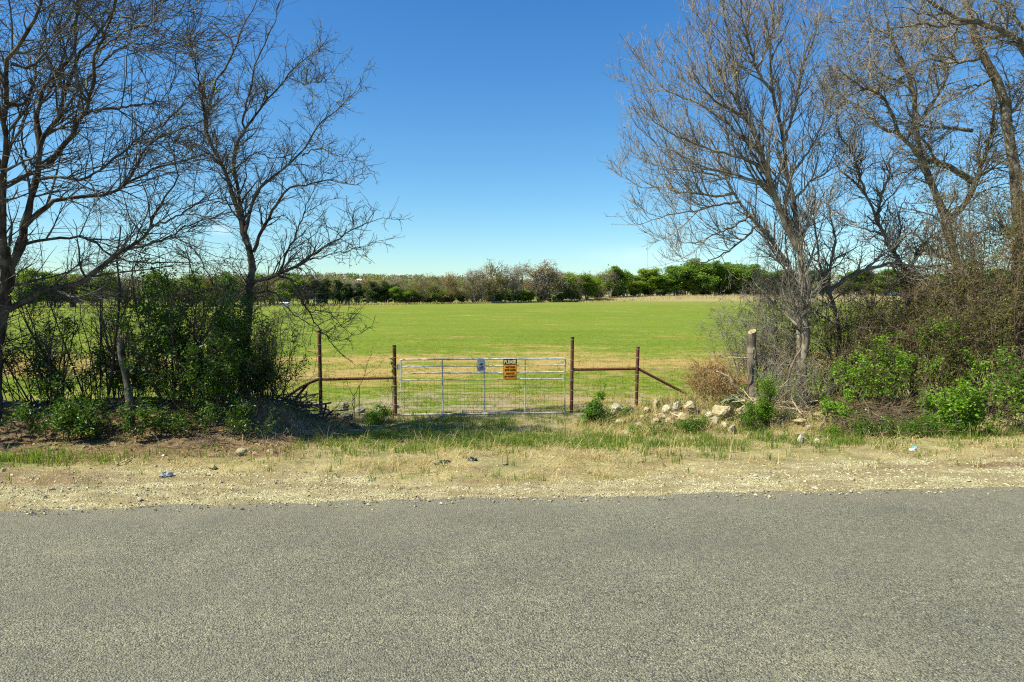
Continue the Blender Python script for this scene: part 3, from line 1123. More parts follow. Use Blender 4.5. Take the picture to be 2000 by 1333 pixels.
sv, w_, h_ = sign_root("camera_sign", 932, 701.5, 947.6, 726, "small grey sign with black camera symbol, wired on the gate")
v, f = plate(rrect(w_, h_, 0.006), 0.0, 0.003)
link("panel", mesh_np("panel", v, f, MS_GY), sv)
ic = Geo()
def poly2(pts):
    v_, f_ = plate(pts, -0.0022, -0.0003)
    ic.add(v_, f_)
k_ = w_
poly2([(-0.20 * k_, 0.20 * k_), (0.16 * k_, 0.28 * k_), (0.22 * k_, 0.12 * k_), (-0.14 * k_, 0.02 * k_)])
poly2([(-0.27 * k_, 0.13 * k_), (-0.215 * k_, 0.18 * k_), (-0.165 * k_, 0.04 * k_), (-0.22 * k_, 0.03 * k_)])
poly2([(0.02 * k_, 0.05 * k_), (0.09 * k_, 0.07 * k_), (0.12 * k_, -0.12 * k_), (0.06 * k_, -0.12 * k_)])
poly2([(0.06 * k_, -0.12 * k_), (0.20 * k_, -0.12 * k_), (0.20 * k_, -0.17 * k_), (0.06 * k_, -0.17 * k_)])
link("camera_symbol", ic.mesh("camera_symbol", MS_INK), sv)
for tx, wd, zz, hh_ in (("24 HOUR", 0.62, -0.105, 0.075), ("VIDEO", 0.42, -0.20, 0.065), ("SURVEILLANCE", 0.86, -0.29, 0.06)):
    link("lettering", text_mesh("line", tx, h_ * hh_, w_ * wd, MS_INK, 0.001), sv, (0, -0.0035, h_ * zz))

# steel post among the bushes, cut stump
p = at(1518, 640, 13.6); b = at(1511, 800, 13.6); b[2] = gz(b) - 0.1
o = root("steel_post", (b[0], b[1], gz(b)), "single rusty steel post standing just right of the sawn trunk", "post")
link("shaft", Geo().tube([b, p], 0.03, 10).mesh("shaft", M['rust'], True, o.location), o)
link("cap", Geo().tube([p + (0, 0, -0.01), p + (0, 0, 0.012)], 0.034, 10).mesh("cap", M['rust'], True, o.location), o)

# ================================================================== TREES NEAR THE ROAD
def limbs3d(limbs, depth, spread, r, M_=22, jit=0.012):
    """limbs: list of (pixel polyline, r0, r1); each limb takes the depth of the limb it leaves and swings to its own end depth"""
    P, R, keep = [], [], []
    for i, (pts, r0, r1) in enumerate(limbs):
        pts = np.asarray(pts, float)
        c = catmull(pts, M_)
        if i == 0:
            d0, d1 = depth, depth + r.uniform(-0.2, 0.2)
        else:
            allp = np.concatenate([k_[0] for k_ in keep])
            alld = np.concatenate([k_[1] for k_ in keep])
            d0 = alld[np.argmin(((allp - c[0]) ** 2).sum(1))]
            Lm = np.linalg.norm(np.diff(c, axis=0), axis=1).sum() / FPX * depth
            d1 = depth + np.clip(r.normal(0, 0.55) * Lm * spread, -2.2, 2.2)
        dd = d0 + (d1 - d0) * np.linspace(0, 1, M_) ** 1.2
        keep.append((c, dd))
        p3 = np.array([at(a_[0], a_[1], e_) for a_, e_ in zip(c, dd)])
        n_ = r.normal(size=(M_, 3)) * jit
        n_[0] = 0
        p3 = p3 + n_
        P.append(p3)
        u = np.linspace(0, 1, M_)
        R.append((r0 + (r1 - r0) * u ** 0.8) * (1 + 0.06 * r.normal(size=M_)))
    return np.array(P), np.array(R)


def bare_tree(name, label, limbs, depth, bark, twig, seed, spread=0.7, dens=(3.2, 5.5, 6.0), lens=((0.5, 1.9), (0.25, 0.85), (0.08, 0.34)),
              up=0.22, wig=0.17, bias=None, buds=0, bud_mat='bud', bud_size=(0.02, 0.045), rmin=0.0037, main_tmin=0.12, td=1.7, rs=1.0, extra=None, group="bare trees along the fence line", flare=True):
    r = np.random.default_rng(seed)
    P, R = limbs3d(limbs, depth, spread, r)
    R = R * rs
    if flare:      # root flare and sink the foot into the ground
        ft = P[0, 0]
        gzv = gz(ft)
        P[0, 0, 2] = gzv - 0.12
        R[0, :3] *= np.array([1.55, 1.22, 1.06])
    foot = (P[0, 0, 0], P[0, 0, 1], gz(P[0, 0]))
    o = root(name, foot, label, "tree", group)
    V, F = tubes(P, R, 10)
    link("trunk", mesh_np("trunk", V - np.array(foot), F, bark, True), o)
    tw = Geo()
    tipsP = []
    # level 1 from the limbs (the first limb is the trunk: only its upper part carries twigs)
    A, RA = grow(P, R, dens[0] * td, lens[0], (28, 65), up, 6, wig, main_tmin, 0.55, rmin * 1.5, rmin, bias, r=r)
    # drop shoots low on the trunk
    k0 = A[:, 0, 2] > foot[2] + 1.0
    A, RA = A[k0], RA[k0]
    B, RB = grow(np.concatenate([A, A]), np.concatenate([RA, RA]), dens[1] / 2 * td, lens[1], (25, 70), up * 0.7, 4, wig * 1.2, 0.12, 0.6, rmin * 1.15, rmin * 0.8, bias, r=r)
    Bm, RBm = grow(P, R, dens[1] * 0.5, lens[1], (35, 85), up * 0.5, 4, wig * 1.2, 0.3, 0.4, rmin * 1.15, rmin * 0.8, bias, r=r)
    B, RB = np.concatenate([B, Bm]), np.concatenate([RB, RBm])
    kb = B[:, 0, 2] > foot[2] + 0.8
    B, RB = B[kb], RB[kb]
    Cc, RC = grow(B, RB, dens[2] * 1.25, lens[2], (30, 75), up * 0.4, 2, wig, 0.1, 0.7, rmin * 0.9, rmin * 0.65, bias, r=r)
    for p_, r_, k_ in ((A, RA, 5), (B, RB, 4), (Cc, RC, 3)):
        if len(p_):
            V, F = tubes(p_, r_, k_)
            tw.add(V, F)
    link("crown", tw.mesh("crown", twig, False, foot), o)
    if buds:
        allp = np.concatenate([Cc[:, 1:].reshape(-1, 3), B[:, 2:].reshape(-1, 3)])
        cl_ = fbm(allp[:, 0] * 1.1 + 5, allp[:, 2] * 1.1 + allp[:, 1] * 0.7, seed + 3)
        wgt_ = np.clip((cl_ - 0.45) * 6, 0.05, 1) ** 2
        idx = r.choice(len(allp), size=min(buds, len(allp)), p=wgt_ / wgt_.sum())
        V, F = leaves_geo(allp[idx] + r.normal(size=(len(idx), 3)) * 0.012, bud_size, r, asp=0.55)
        link("leaves", mesh_np("leaves", V - np.array(foot), F, M[bud_mat]), o)
    return o, foot


big_left = [
    ([(-12, 890), (-8, 800), (-6, 700), (6, 610), (18, 545), (33, 495), (45, 465)], .112, .085),
    ([(45, 465), (55, 420), (68, 370), (75, 330), (78, 280), (100, 255), (115, 235), (125, 195), (140, 150), (155, 110), (175, 80), (190, 65), (220, 20), (235, -30)], .072, .012),
    ([(14, 610), (8, 500), (5, 400), (8, 330), (12, 280), (8, 240), (15, 200), (12, 160), (20, 110), (45, 80), (60, 50), (75, 20), (84, -20)], .085, .02),
    ([(75, 330), (95, 320), (110, 300), (125, 280), (140, 265), (155, 235), (170, 215), (175, 190), (180, 170), (183, 140), (188, 100), (200, 70), (215, 40), (225, 0), (232, -40)], .052, .01),
    ([(77, 285), (72, 240), (78, 190), (90, 165), (105, 150), (120, 130), (140, 110), (150, 60), (152, 0), (150, -60)], .052, .012),
    ([(50, 440), (85, 405), (115, 392), (140, 386), (165, 382), (200, 385), (225, 378), (240, 365), (270, 350), (300, 330), (330, 320), (360, 315), (405, 298)], .055, .008),
    ([(240, 365), (255, 345), (270, 315), (290, 285), (310, 270), (350, 255), (405, 232)], .03, .006),
    ([(14, 605), (60, 582), (100, 566), (130, 561), (150, 556), (180, 537), (200, 517), (212, 505), (230, 490), (260, 480), (280, 465), (292, 445), (305, 410), (330, 380), (346, 355), (347, 328), (336, 300)], .07, .008),
    ([(230, 490), (280, 478), (330, 465), (360, 445), (400, 430), (440, 412)], .032, .006),
    ([(292, 445), (320, 435), (350, 420), (380, 400), (400, 388), (445, 362)], .025, .005),
    ([(40, 480), (80, 470), (120, 465), (160, 465), (190, 475), (215, 500), (260, 510), (310, 515), (370, 512), (430, 510)], .035, .007),
    ([(170, 222), (185, 216), (230, 212), (270, 205), (305, 200), (350, 190)], .03, .005),
    ([(78, 350), (120, 345), (170, 350), (210, 320), (250, 290), (280, 260), (310, 250), (360, 200)], .033, .006),
    ([(182, 110), (220, 75), (270, 55), (330, 35), (385, 18)], .02, .004),
    ([(170, 170), (190, 130), (225, 100), (280, 85), (340, 95), (395, 75)], .02, .004),
    ([(12, 160), (-20, 120), (-60, 80), (-100, 20)], .05, .012),
    ([(8, 330), (-40, 270), (-100, 220), (-160, 160)], .06, .015),
    ([(10, 450), (-40, 430), (-110, 400), (-180, 370)], .05, .015),
    ([(22, 125), (60, 130), (100, 90), (120, 40), (130, -20)], .03, .008),
    ([(15, 200), (50, 200), (75, 120), (90, 60), (110, -10)], .03, .008),
    ([(75, 330), (50, 300), (40, 250), (55, 200), (60, 160)], .025, .006),
]
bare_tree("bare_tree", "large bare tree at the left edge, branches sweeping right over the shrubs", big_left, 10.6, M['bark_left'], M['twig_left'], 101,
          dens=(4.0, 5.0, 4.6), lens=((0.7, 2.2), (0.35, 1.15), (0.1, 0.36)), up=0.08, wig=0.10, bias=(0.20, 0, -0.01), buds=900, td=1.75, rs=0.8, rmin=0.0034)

mid_left = [
    ([(478, 850), (474, 760), (480, 660), (486, 600), (490, 540), (491, 505)], .095, .07),
    ([(491, 505), (478, 455), (462, 400), (445, 350), (430, 320), (415, 285), (403, 255), (405, 225), (415, 185), (424, 150), (440, 130), (455, 105), (470, 75), (480, 45), (495, 20), (505, -5)], .062, .008),
    ([(403, 258), (397, 200), (390, 160), (382, 120), (372, 80)], .03, .006),
    ([(489, 503), (478, 440), (470, 400), (458, 340), (456, 325), (460, 290), (470, 270), (482, 250), (500, 225), (520, 200), (540, 180), (560, 150), (580, 128), (600, 112), (622, 98), (640, 84)], .056, .006),
    ([(472, 268), (478, 215), (490, 170), (500, 120), (520, 80), (535, 45), (545, 2)], .026, .006),
    ([(478, 455), (488, 415), (500, 378), (520, 355), (545, 338), (570, 315), (590, 295), (620, 250), (645, 225), (665, 208), (690, 180), (712, 150)], .042, .004),
    ([(495, 492), (508, 460), (520, 438), (533, 410), (540, 400), (560, 372), (600, 362), (640, 352), (690, 362), (720, 345)], .04, .004),
    ([(490, 560), (505, 548), (540, 537), (570, 525), (600, 505), (640, 480), (680, 455), (710, 440), (738, 430)], .045, .005),
    ([(545, 534), (556, 500), (570, 475), (585, 440), (600, 400), (615, 370), (632, 335)], .026, .005),
    ([(540, 537), (565, 545), (580, 570), (600, 605), (630, 650), (665, 690), (692, 712)], .026, .004),
    ([(602, 608), (640, 610), (670, 640), (692, 656)], .014, .004),
    ([(490, 575), (530, 570), (560, 600), (600, 630), (645, 650)], .022, .004),
    ([(590, 305), (620, 290), (650, 300), (690, 312), (712, 315)], .016, .004),
    ([(600, 508), (640, 500), (680, 490), (722, 478)], .016, .004),
    ([(440, 345), (470, 320), (500, 300), (540, 310), (580, 300)], .022, .005),
    ([(430, 320), (405, 300), (380, 285), (350, 290)], .02, .005),
    ([(462, 400), (430, 395), (400, 400), (370, 415)], .02, .005),
    ([(485, 610), (450, 590), (420, 560), (400, 520), (380, 490)], .025, .006),
    ([(560, 150), (590, 165), (620, 160), (640, 158)], .012, .004),
]
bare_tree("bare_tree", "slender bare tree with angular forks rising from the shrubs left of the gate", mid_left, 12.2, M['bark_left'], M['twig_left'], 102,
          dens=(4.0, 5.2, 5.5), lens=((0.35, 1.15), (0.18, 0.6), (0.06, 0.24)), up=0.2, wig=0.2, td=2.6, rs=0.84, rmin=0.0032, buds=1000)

tree_a = [
    ([(1572, 830), (1568, 740), (1573, 680), (1570, 620), (1572, 580), (1568, 540), (1562, 500), (1558, 460), (1555, 420), (1550, 385), (1540, 350), (1530, 310), (1530, 280), (1520, 230), (1510, 190), (1505, 140), (1502, 110), (1506, 60), (1510, 10), (1512, -40)], .078, .012),
    ([(1562, 830), (1562, 740), (1560, 680), (1558, 600), (1552, 560), (1540, 520), (1520, 488), (1500, 460), (1480, 437), (1455, 408), (1435, 383), (1418, 350), (1405, 310), (1385, 270)], .068, .012),
    ([(1560, 490), (1545, 455), (1530, 430), (1518, 400), (1510, 370), (1495, 330), (1490, 300), (1470, 260), (1450, 220), (1440, 190), (1435, 150), (1430, 100), (1420, 50), (1408, -10)], .065, .01),
    ([(1512, 372), (1480, 356), (1450, 346), (1420, 336), (1390, 330), (1360, 320), (1330, 300), (1300, 290), (1280, 280), (1258, 255)], .036, .004),
    ([(1500, 342), (1480, 322), (1450, 310), (1420, 300), (1380, 290), (1340, 270), (1310, 262), (1280, 240), (1258, 205)], .034, .004),
    ([(1485, 295), (1450, 270), (1420, 240), (1390, 220), (1360, 200), (1330, 190), (1300, 175), (1280, 150), (1274, 130)], .034, .004),
    ([(1430, 378), (1400, 384), (1360, 378), (1320, 375), (1290, 365), (1260, 370), (1235, 355), (1210, 340)], .03, .004),
    ([(1445, 395), (1410, 400), (1370, 410), (1340, 415), (1310, 420), (1280, 428), (1240, 438)], .026, .004),
    ([(1480, 440), (1440, 478), (1400, 503), (1370, 513), (1340, 505), (1308, 488)], .026, .004),
    ([(1465, 420), (1425, 447), (1390, 460), (1360, 475), (1318, 470)], .024, .004),
    ([(1552, 390), (1570, 370), (1590, 350), (1612, 340), (1622, 315), (1640, 290)], .026, .005),
    ([(1530, 282), (1545, 240), (1555, 200), (1560, 160), (1570, 120), (1580, 80), (1586, 25)], .03, .005),
    ([(1508, 180), (1480, 140), (1465, 95), (1452, 45), (1445, -10)], .03, .005),
    ([(1442, 195), (1412, 160), (1397, 120), (1382, 80), (1366, 35)], .026, .004),
    ([(1450, 222), (1415, 210), (1380, 180), (1355, 140), (1340, 100)], .024, .004),
    ([(1495, 330), (1470, 300), (1440, 240), (1415, 200), (1400, 165), (1375, 130)], .026, .004),
    ([(1503, 120), (1525, 80), (1540, 40), (1550, -10)], .022, .004),
    ([(1435, 150), (1455, 110), (1470, 60), (1480, 5)], .02, .004),
    ([(1418, 350), (1385, 340), (1350, 335), (1310, 330), (1270, 320), (1238, 300)], .024, .004),
    ([(1540, 350), (1570, 310), (1595, 270), (1610, 220), (1615, 180)], .026, .005),
    ([(1558, 460), (1580, 440), (1600, 400), (1615, 370), (1640, 350)], .022, .005),
]
bare_tree("bare_tree", "tall bare tree with two trunks and upswept grey twigs, behind the sawn trunk", tree_a, 12.6, M['bark_right'], M['twig_right'], 103,
          dens=(5.6, 6.6, 5.0), lens=((0.5, 1.75), (0.25, 0.8), (0.08, 0.3)), up=0.36, wig=0.085, td=1.75, rmin=0.0034, bias=(-0.06, 0, 0.05), buds=160, bud_mat='leaf_brown')

tree_a2 = [
    ([(1630, 830), (1626, 760), (1640, 680), (1636, 620), (1618, 575), (1610, 545), (1600, 515), (1594, 470), (1590, 430), (1592, 380)], .065, .01),
    ([(1616, 570), (1622, 520), (1630, 475), (1625, 440), (1618, 400), (1630, 350)], .035, .005),
    ([(1618, 572), (1650, 545), (1690, 527), (1740, 516), (1800, 520), (1860, 514), (1910, 516)], .045, .012),
    ([(1636, 640), (1610, 620), (1585, 600), (1560, 590)], .018, .005),
    ([(1690, 527), (1720, 500), (1745, 470), (1760, 430)], .02, .005),
    ([(1740, 517), (1770, 560), (1800, 580), (1850, 572)], .022, .006),
    ([(1600, 515), (1575, 490), (1560, 450), (1540, 430)], .018, .005),
]
bare_tree("bare_tree", "small forked bare tree with a long level limb, beside the two-trunked tree", tree_a2, 13.2, M['bark_right'], M['twig_right'], 104,
          dens=(4.5, 6.0, 6.0), lens=((0.4, 1.2), (0.2, 0.6), (0.06, 0.25)), up=0.14, wig=0.18, td=2.3, rmin=0.0035, buds=500, bud_mat='leaf_brown')

tree_b = [
    ([(1790, 830), (1787, 760), (1786, 700), (1780, 640), (1777, 575), (1768, 535), (1748, 495), (1730, 462), (1712, 430), (1700, 395), (1688, 375), (1665, 352), (1640, 330)], .10, .015),
    ([(1712, 430), (1722, 385), (1735, 345), (1740, 310), (1760, 290)], .04, .008),
    ([(1770, 540), (1785, 510), (1800, 480), (1830, 470), (1870, 460)], .035, .008),
    ([(1730, 462), (1700, 450), (1670, 440), (1640, 420)], .03, .006),
    ([(1780, 650), (1815, 610), (1850, 585), (1890, 560)], .028, .006),
    ([(1688, 375), (1675, 330), (1660, 290), (1640, 260), (1630, 220)], .025, .005),
    ([(1748, 495), (1760, 450), (1758, 420), (1770, 380)], .025, .006),
    ([(1786, 690), (1760, 660), (1735, 640), (1710, 625)], .02, .005),
]
bare_tree("bare_tree", "crooked dark bare tree leaning left above the bright green vine", tree_b, 13.6, M['bark_right'], M['twig_brown'], 105,
          dens=(4.6, 6.2, 6.0), lens=((0.4, 1.3), (0.2, 0.65), (0.06, 0.26)), up=0.12, wig=0.2, td=2.4, rmin=0.0035, buds=900, bud_mat='leaf_brown')

tree_c = [
    ([(1905, 850), (1890, 700), (1880, 600), (1868, 510), (1850, 440), (1822, 365), (1797, 305), (1789, 245), (1785, 185), (1766, 130), (1746, 95), (1735, 40)], .17, .025),
    ([(1900, 355), (1862, 331), (1835, 318), (1800, 310), (1770, 277), (1752, 262), (1748, 240), (1735, 210), (1720, 186), (1690, 172), (1660, 155), (1632, 128)], .075, .010),
    ([(1752, 262), (1715, 245), (1690, 215), (1655, 195), (1622, 178)], .04, .006),
    ([(1900, 256), (1860, 250), (1810, 247), (1770, 238), (1720, 240), (1675, 246)], .04, .006),
    ([(1789, 245), (1830, 190), (1850, 140), (1865, 90), (1870, 30)], .05, .008),
    ([(1785, 185), (1760, 160), (1730, 150), (1700, 110), (1690, 60)], .03, .006),
    ([(1850, 440), (1890, 390), (1915, 330), (1935, 260), (1945, 200)], .08, .02),
    ([(1868, 510), (1835, 500), (1800, 470), (1770, 440)], .04, .008),
    ([(1766, 130), (1740, 75), (1700, 50), (1660, 40), (1620, 45)], .025, .005),
    ([(1720, 186), (1700, 150), (1680, 110), (1650, 90)], .022, .004),
    ([(1690, 172), (1665, 185), (1630, 180), (1600, 160)], .018, .004),
]
bare_tree("bare_tree", "leaning old tree with long dark limb angling left, behind the brown vines", tree_c, 15.2, M['bark_right'], M['twig_right'], 106,
          dens=(4.2, 6.0, 6.0), lens=((0.5, 1.7), (0.25, 0.8), (0.08, 0.32)), up=0.05, wig=0.2, td=2.4, rmin=0.0037, buds=1500, bud_mat='bud')

tree_d = [
    ([(2010, 860), (2003, 740), (1996, 650), (1988, 560), (1992, 480), (1990, 400), (1975, 295), (1960, 205), (1945, 150), (1922, 108), (1900, 62), (1888, 5), (1880, -50)], .19, .06),
    ([(2040, 330), (2035, 200), (2005, 98), (1975, 72), (1930, 50), (1880, 38), (1850, 25), (1812, -2)], .10, .03),
    ([(1922, 110), (1905, 115), (1865, 122), (1830, 117), (1800, 121), (1770, 145), (1740, 162), (1700, 168)], .036, .005),
    ([(1942, 148), (1925, 163), (1890, 172), (1860, 192), (1830, 215)], .026, .005),
    ([(1892, 45), (1840, 52), (1800, 48), (1750, 55), (1700, 66)], .032, .005),
    ([(1985, 560), (1975, 470), (1955, 440), (1925, 420)], .06, .01),
    ([(2000, 60), (1970, 20), (1940, 0), (1920, -30)], .04, .01),
    ([(1880, 38), (1860, 70), (1830, 80), (1790, 90)], .022, .005),
    ([(1990, 400), (2030, 350), (2080, 300)], .05, .015),
    ([(1965, 230), (2000, 190), (2030, 140)], .04, .01),
    ([(1850, 25), (1810, 30), (1760, 15), (1720, 20), (1690, 0)], .02, .004),
]
bare_tree("bare_tree", "thick grey-trunked tree at the right edge, its dark limb crossing the upper right sky", tree_d, 14.2, M['bark_right'], M['twig_right'], 107,
          dens=(4.0, 6.0, 6.0), lens=((0.5, 1.6), (0.25, 0.8), (0.08, 0.32)), up=0.05, wig=0.2, td=2.4, rmin=0.0036, buds=1800, bud_mat='bud')

# unseen tree added past the left edge to shade the left clump
off1 = [([(-330, 880), (-320, 760), (-330, 600), (-300, 450), (-320, 300), (-300, 150), (-310, 0)], .17, .03),
        ([(-320, 600), (-250, 480), (-200, 380), (-170, 250), (-150, 120)], .08, .015),
        ([(-322, 480), (-380, 380), (-430, 280), (-460, 150)], .08, .015),
        ([(-300, 420), (-230, 340), (-190, 300), (-130, 270)], .05, .01),
        ([(-320, 320), (-260, 220), (-230, 120), (-210, 20)], .05, .01)]
bare_tree("bare_tree", "unseen bare tree added beyond the left edge to shade the shrubs", off1, 10.8, M['bark_left'], M['twig_left'], 108,
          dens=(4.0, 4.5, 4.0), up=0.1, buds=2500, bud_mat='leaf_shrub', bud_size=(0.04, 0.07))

# broken snag and thin saplings on the left
r = np.random.default_rng(5)
sn = [at(262, 900, 10.4), at(258, 830, 10.4), at(250, 760, 10.45), at(240, 710, 10.5), at(234, 662, 10.5)]
sn[0][2] = gz(sn[0]) - 0.05
o = root("broken_snag", (sn[0][0], sn[0][1], gz(sn[0])), "broken-off dead trunk with splintered top in front of the shrubs on the left", "dead trunk")
link("trunk", Geo().tube(catmull(sn, 12), np.linspace(0.06, 0.042, 12) * (1 + 0.12 * r.normal(size=12)), 9).mesh("trunk", M['bark_left'], True, o.location), o)
spl = Geo()
for dx, hh, ww in ((-0.02, 0.12, 0.022), (0.02, 0.24, 0.02), (0.035, 0.08, 0.015), (-0.035, 0.06, 0.014)):
    b = sn[-1] + np.array([dx, r.normal(0, 0.015), -0.03])
    spl.tube([b, b + np.array([dx * 0.4 + 0.02, 0, hh * 0.6]), b + np.array([dx * 0.6 + 0.035, 0, hh])], [ww, ww * 0.6, 0.003], 5)
link("splinter", spl.mesh("splinter", M['dead_wood_dark'], False, o.location), o)


def sapling(label, limbs, depth, seed, mat='stem_dark', twig='twig_left', dens=(4, 5, 4), lens=((0.2, 0.7), (0.1, 0.35), (0.05, 0.15)), buds=0, bud_mat='bud', up=0.2, rmin=0.003, wig=0.2, name="bare_sapling", grp="bare saplings among the bushes", cat="sapling"):
    rr = np.random.default_rng(seed)
    P, R = limbs3d(limbs, depth, 0.5, rr, 16, 0.008)
    for i in range(len(P)):
        if limbs[i][0][0][1] > 740:
            P[i, 0, 2] = gz(P[i, 0]) - 0.05
    foot = (P[0, 0, 0], P[0, 0, 1], gz(P[0, 0]))
    o = root(name, foot, label, cat, grp)
    V, F = tubes(P, R, 6)
    link("stem", mesh_np("stem", V - np.array(foot), F, M[mat], True), o)
    A, RA = grow(P, R, dens[0], lens[0], (30, 70), up, 5, wig, 0.3, 0.6, rmin * 1.2, rmin * .8, r=rr)
    B, RB = grow(A, RA, dens[1], lens[1], (30, 70), up * 0.6, 3, wig, 0.1, 0.7, rmin, rmin * .7, r=rr)
    Cc, RC = grow(B, RB, dens[2], lens[2], (30, 70), up * 0.3, 2, wig, 0.1, 0.7, rmin * .9, rmin * .6, r=rr)
    g = Geo()
    for p_, r_, k_ in ((A, RA, 4), (B, RB, 3), (Cc, RC, 3)):
        if len(p_):
            g.add(*tubes(p_, r_, k_))
    link("crown", g.mesh("crown", M[twig], False, foot), o)
    if buds:
        allp = np.concatenate([Cc[:, 1:].reshape(-1, 3), B[:, 1:].reshape(-1, 3), A[:, 2:].reshape(-1, 3)])
        idx = rr.integers(0, len(allp), buds)
        V, F = leaves_geo(allp[idx] + rr.normal(size=(buds, 3)) * 0.015, (0.025, 0.05), rr)
        link("leaves", mesh_np("leaves", V - np.array(foot), F, M[bud_mat]), o)
    return o


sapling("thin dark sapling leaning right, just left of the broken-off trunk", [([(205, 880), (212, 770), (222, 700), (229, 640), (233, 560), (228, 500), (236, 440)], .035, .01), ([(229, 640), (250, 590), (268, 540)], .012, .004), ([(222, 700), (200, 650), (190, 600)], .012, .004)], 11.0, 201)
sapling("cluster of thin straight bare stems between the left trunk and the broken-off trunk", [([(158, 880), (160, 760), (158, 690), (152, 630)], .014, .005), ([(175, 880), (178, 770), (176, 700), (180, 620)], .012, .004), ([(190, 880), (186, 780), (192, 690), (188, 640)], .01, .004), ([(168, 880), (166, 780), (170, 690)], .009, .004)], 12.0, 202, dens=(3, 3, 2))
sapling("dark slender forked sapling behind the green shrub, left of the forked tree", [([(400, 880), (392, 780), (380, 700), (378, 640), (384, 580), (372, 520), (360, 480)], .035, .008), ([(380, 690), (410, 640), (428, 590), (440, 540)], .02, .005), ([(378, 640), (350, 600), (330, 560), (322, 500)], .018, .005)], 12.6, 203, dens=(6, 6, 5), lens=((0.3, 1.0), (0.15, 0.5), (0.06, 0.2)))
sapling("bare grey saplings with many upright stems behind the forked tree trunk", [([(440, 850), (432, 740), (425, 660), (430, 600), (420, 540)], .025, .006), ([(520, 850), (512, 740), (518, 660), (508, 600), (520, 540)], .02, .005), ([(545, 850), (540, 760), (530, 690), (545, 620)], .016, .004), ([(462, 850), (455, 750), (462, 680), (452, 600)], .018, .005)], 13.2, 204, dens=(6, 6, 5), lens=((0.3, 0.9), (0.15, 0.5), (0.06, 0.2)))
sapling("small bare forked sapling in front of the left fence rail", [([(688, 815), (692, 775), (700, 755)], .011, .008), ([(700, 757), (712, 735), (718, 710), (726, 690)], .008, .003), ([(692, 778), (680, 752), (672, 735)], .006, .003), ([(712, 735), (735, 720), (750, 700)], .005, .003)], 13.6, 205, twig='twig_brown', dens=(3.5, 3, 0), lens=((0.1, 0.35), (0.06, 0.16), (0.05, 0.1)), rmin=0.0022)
sapling("thin bare brush stems around the curved fence brace", [([(575, 830), (572, 770), (580, 720), (572, 670)], .009, .003), ([(600, 825), (598, 770), (615, 720), (620, 670)], .008, .003), ([(610, 822), (625, 760), (640, 720)], .007, .003), ([(560, 825), (555, 780), (548, 730), (540, 690)], .009, .003), ([(590, 830), (585, 760), (560, 710)], .007, .003)], 13.7, 206, twig='twig_brown', dens=(5, 5, 0), lens=((0.15, 0.5), (0.08, 0.25), (0.05, 0.1)), rmin=0.0022)

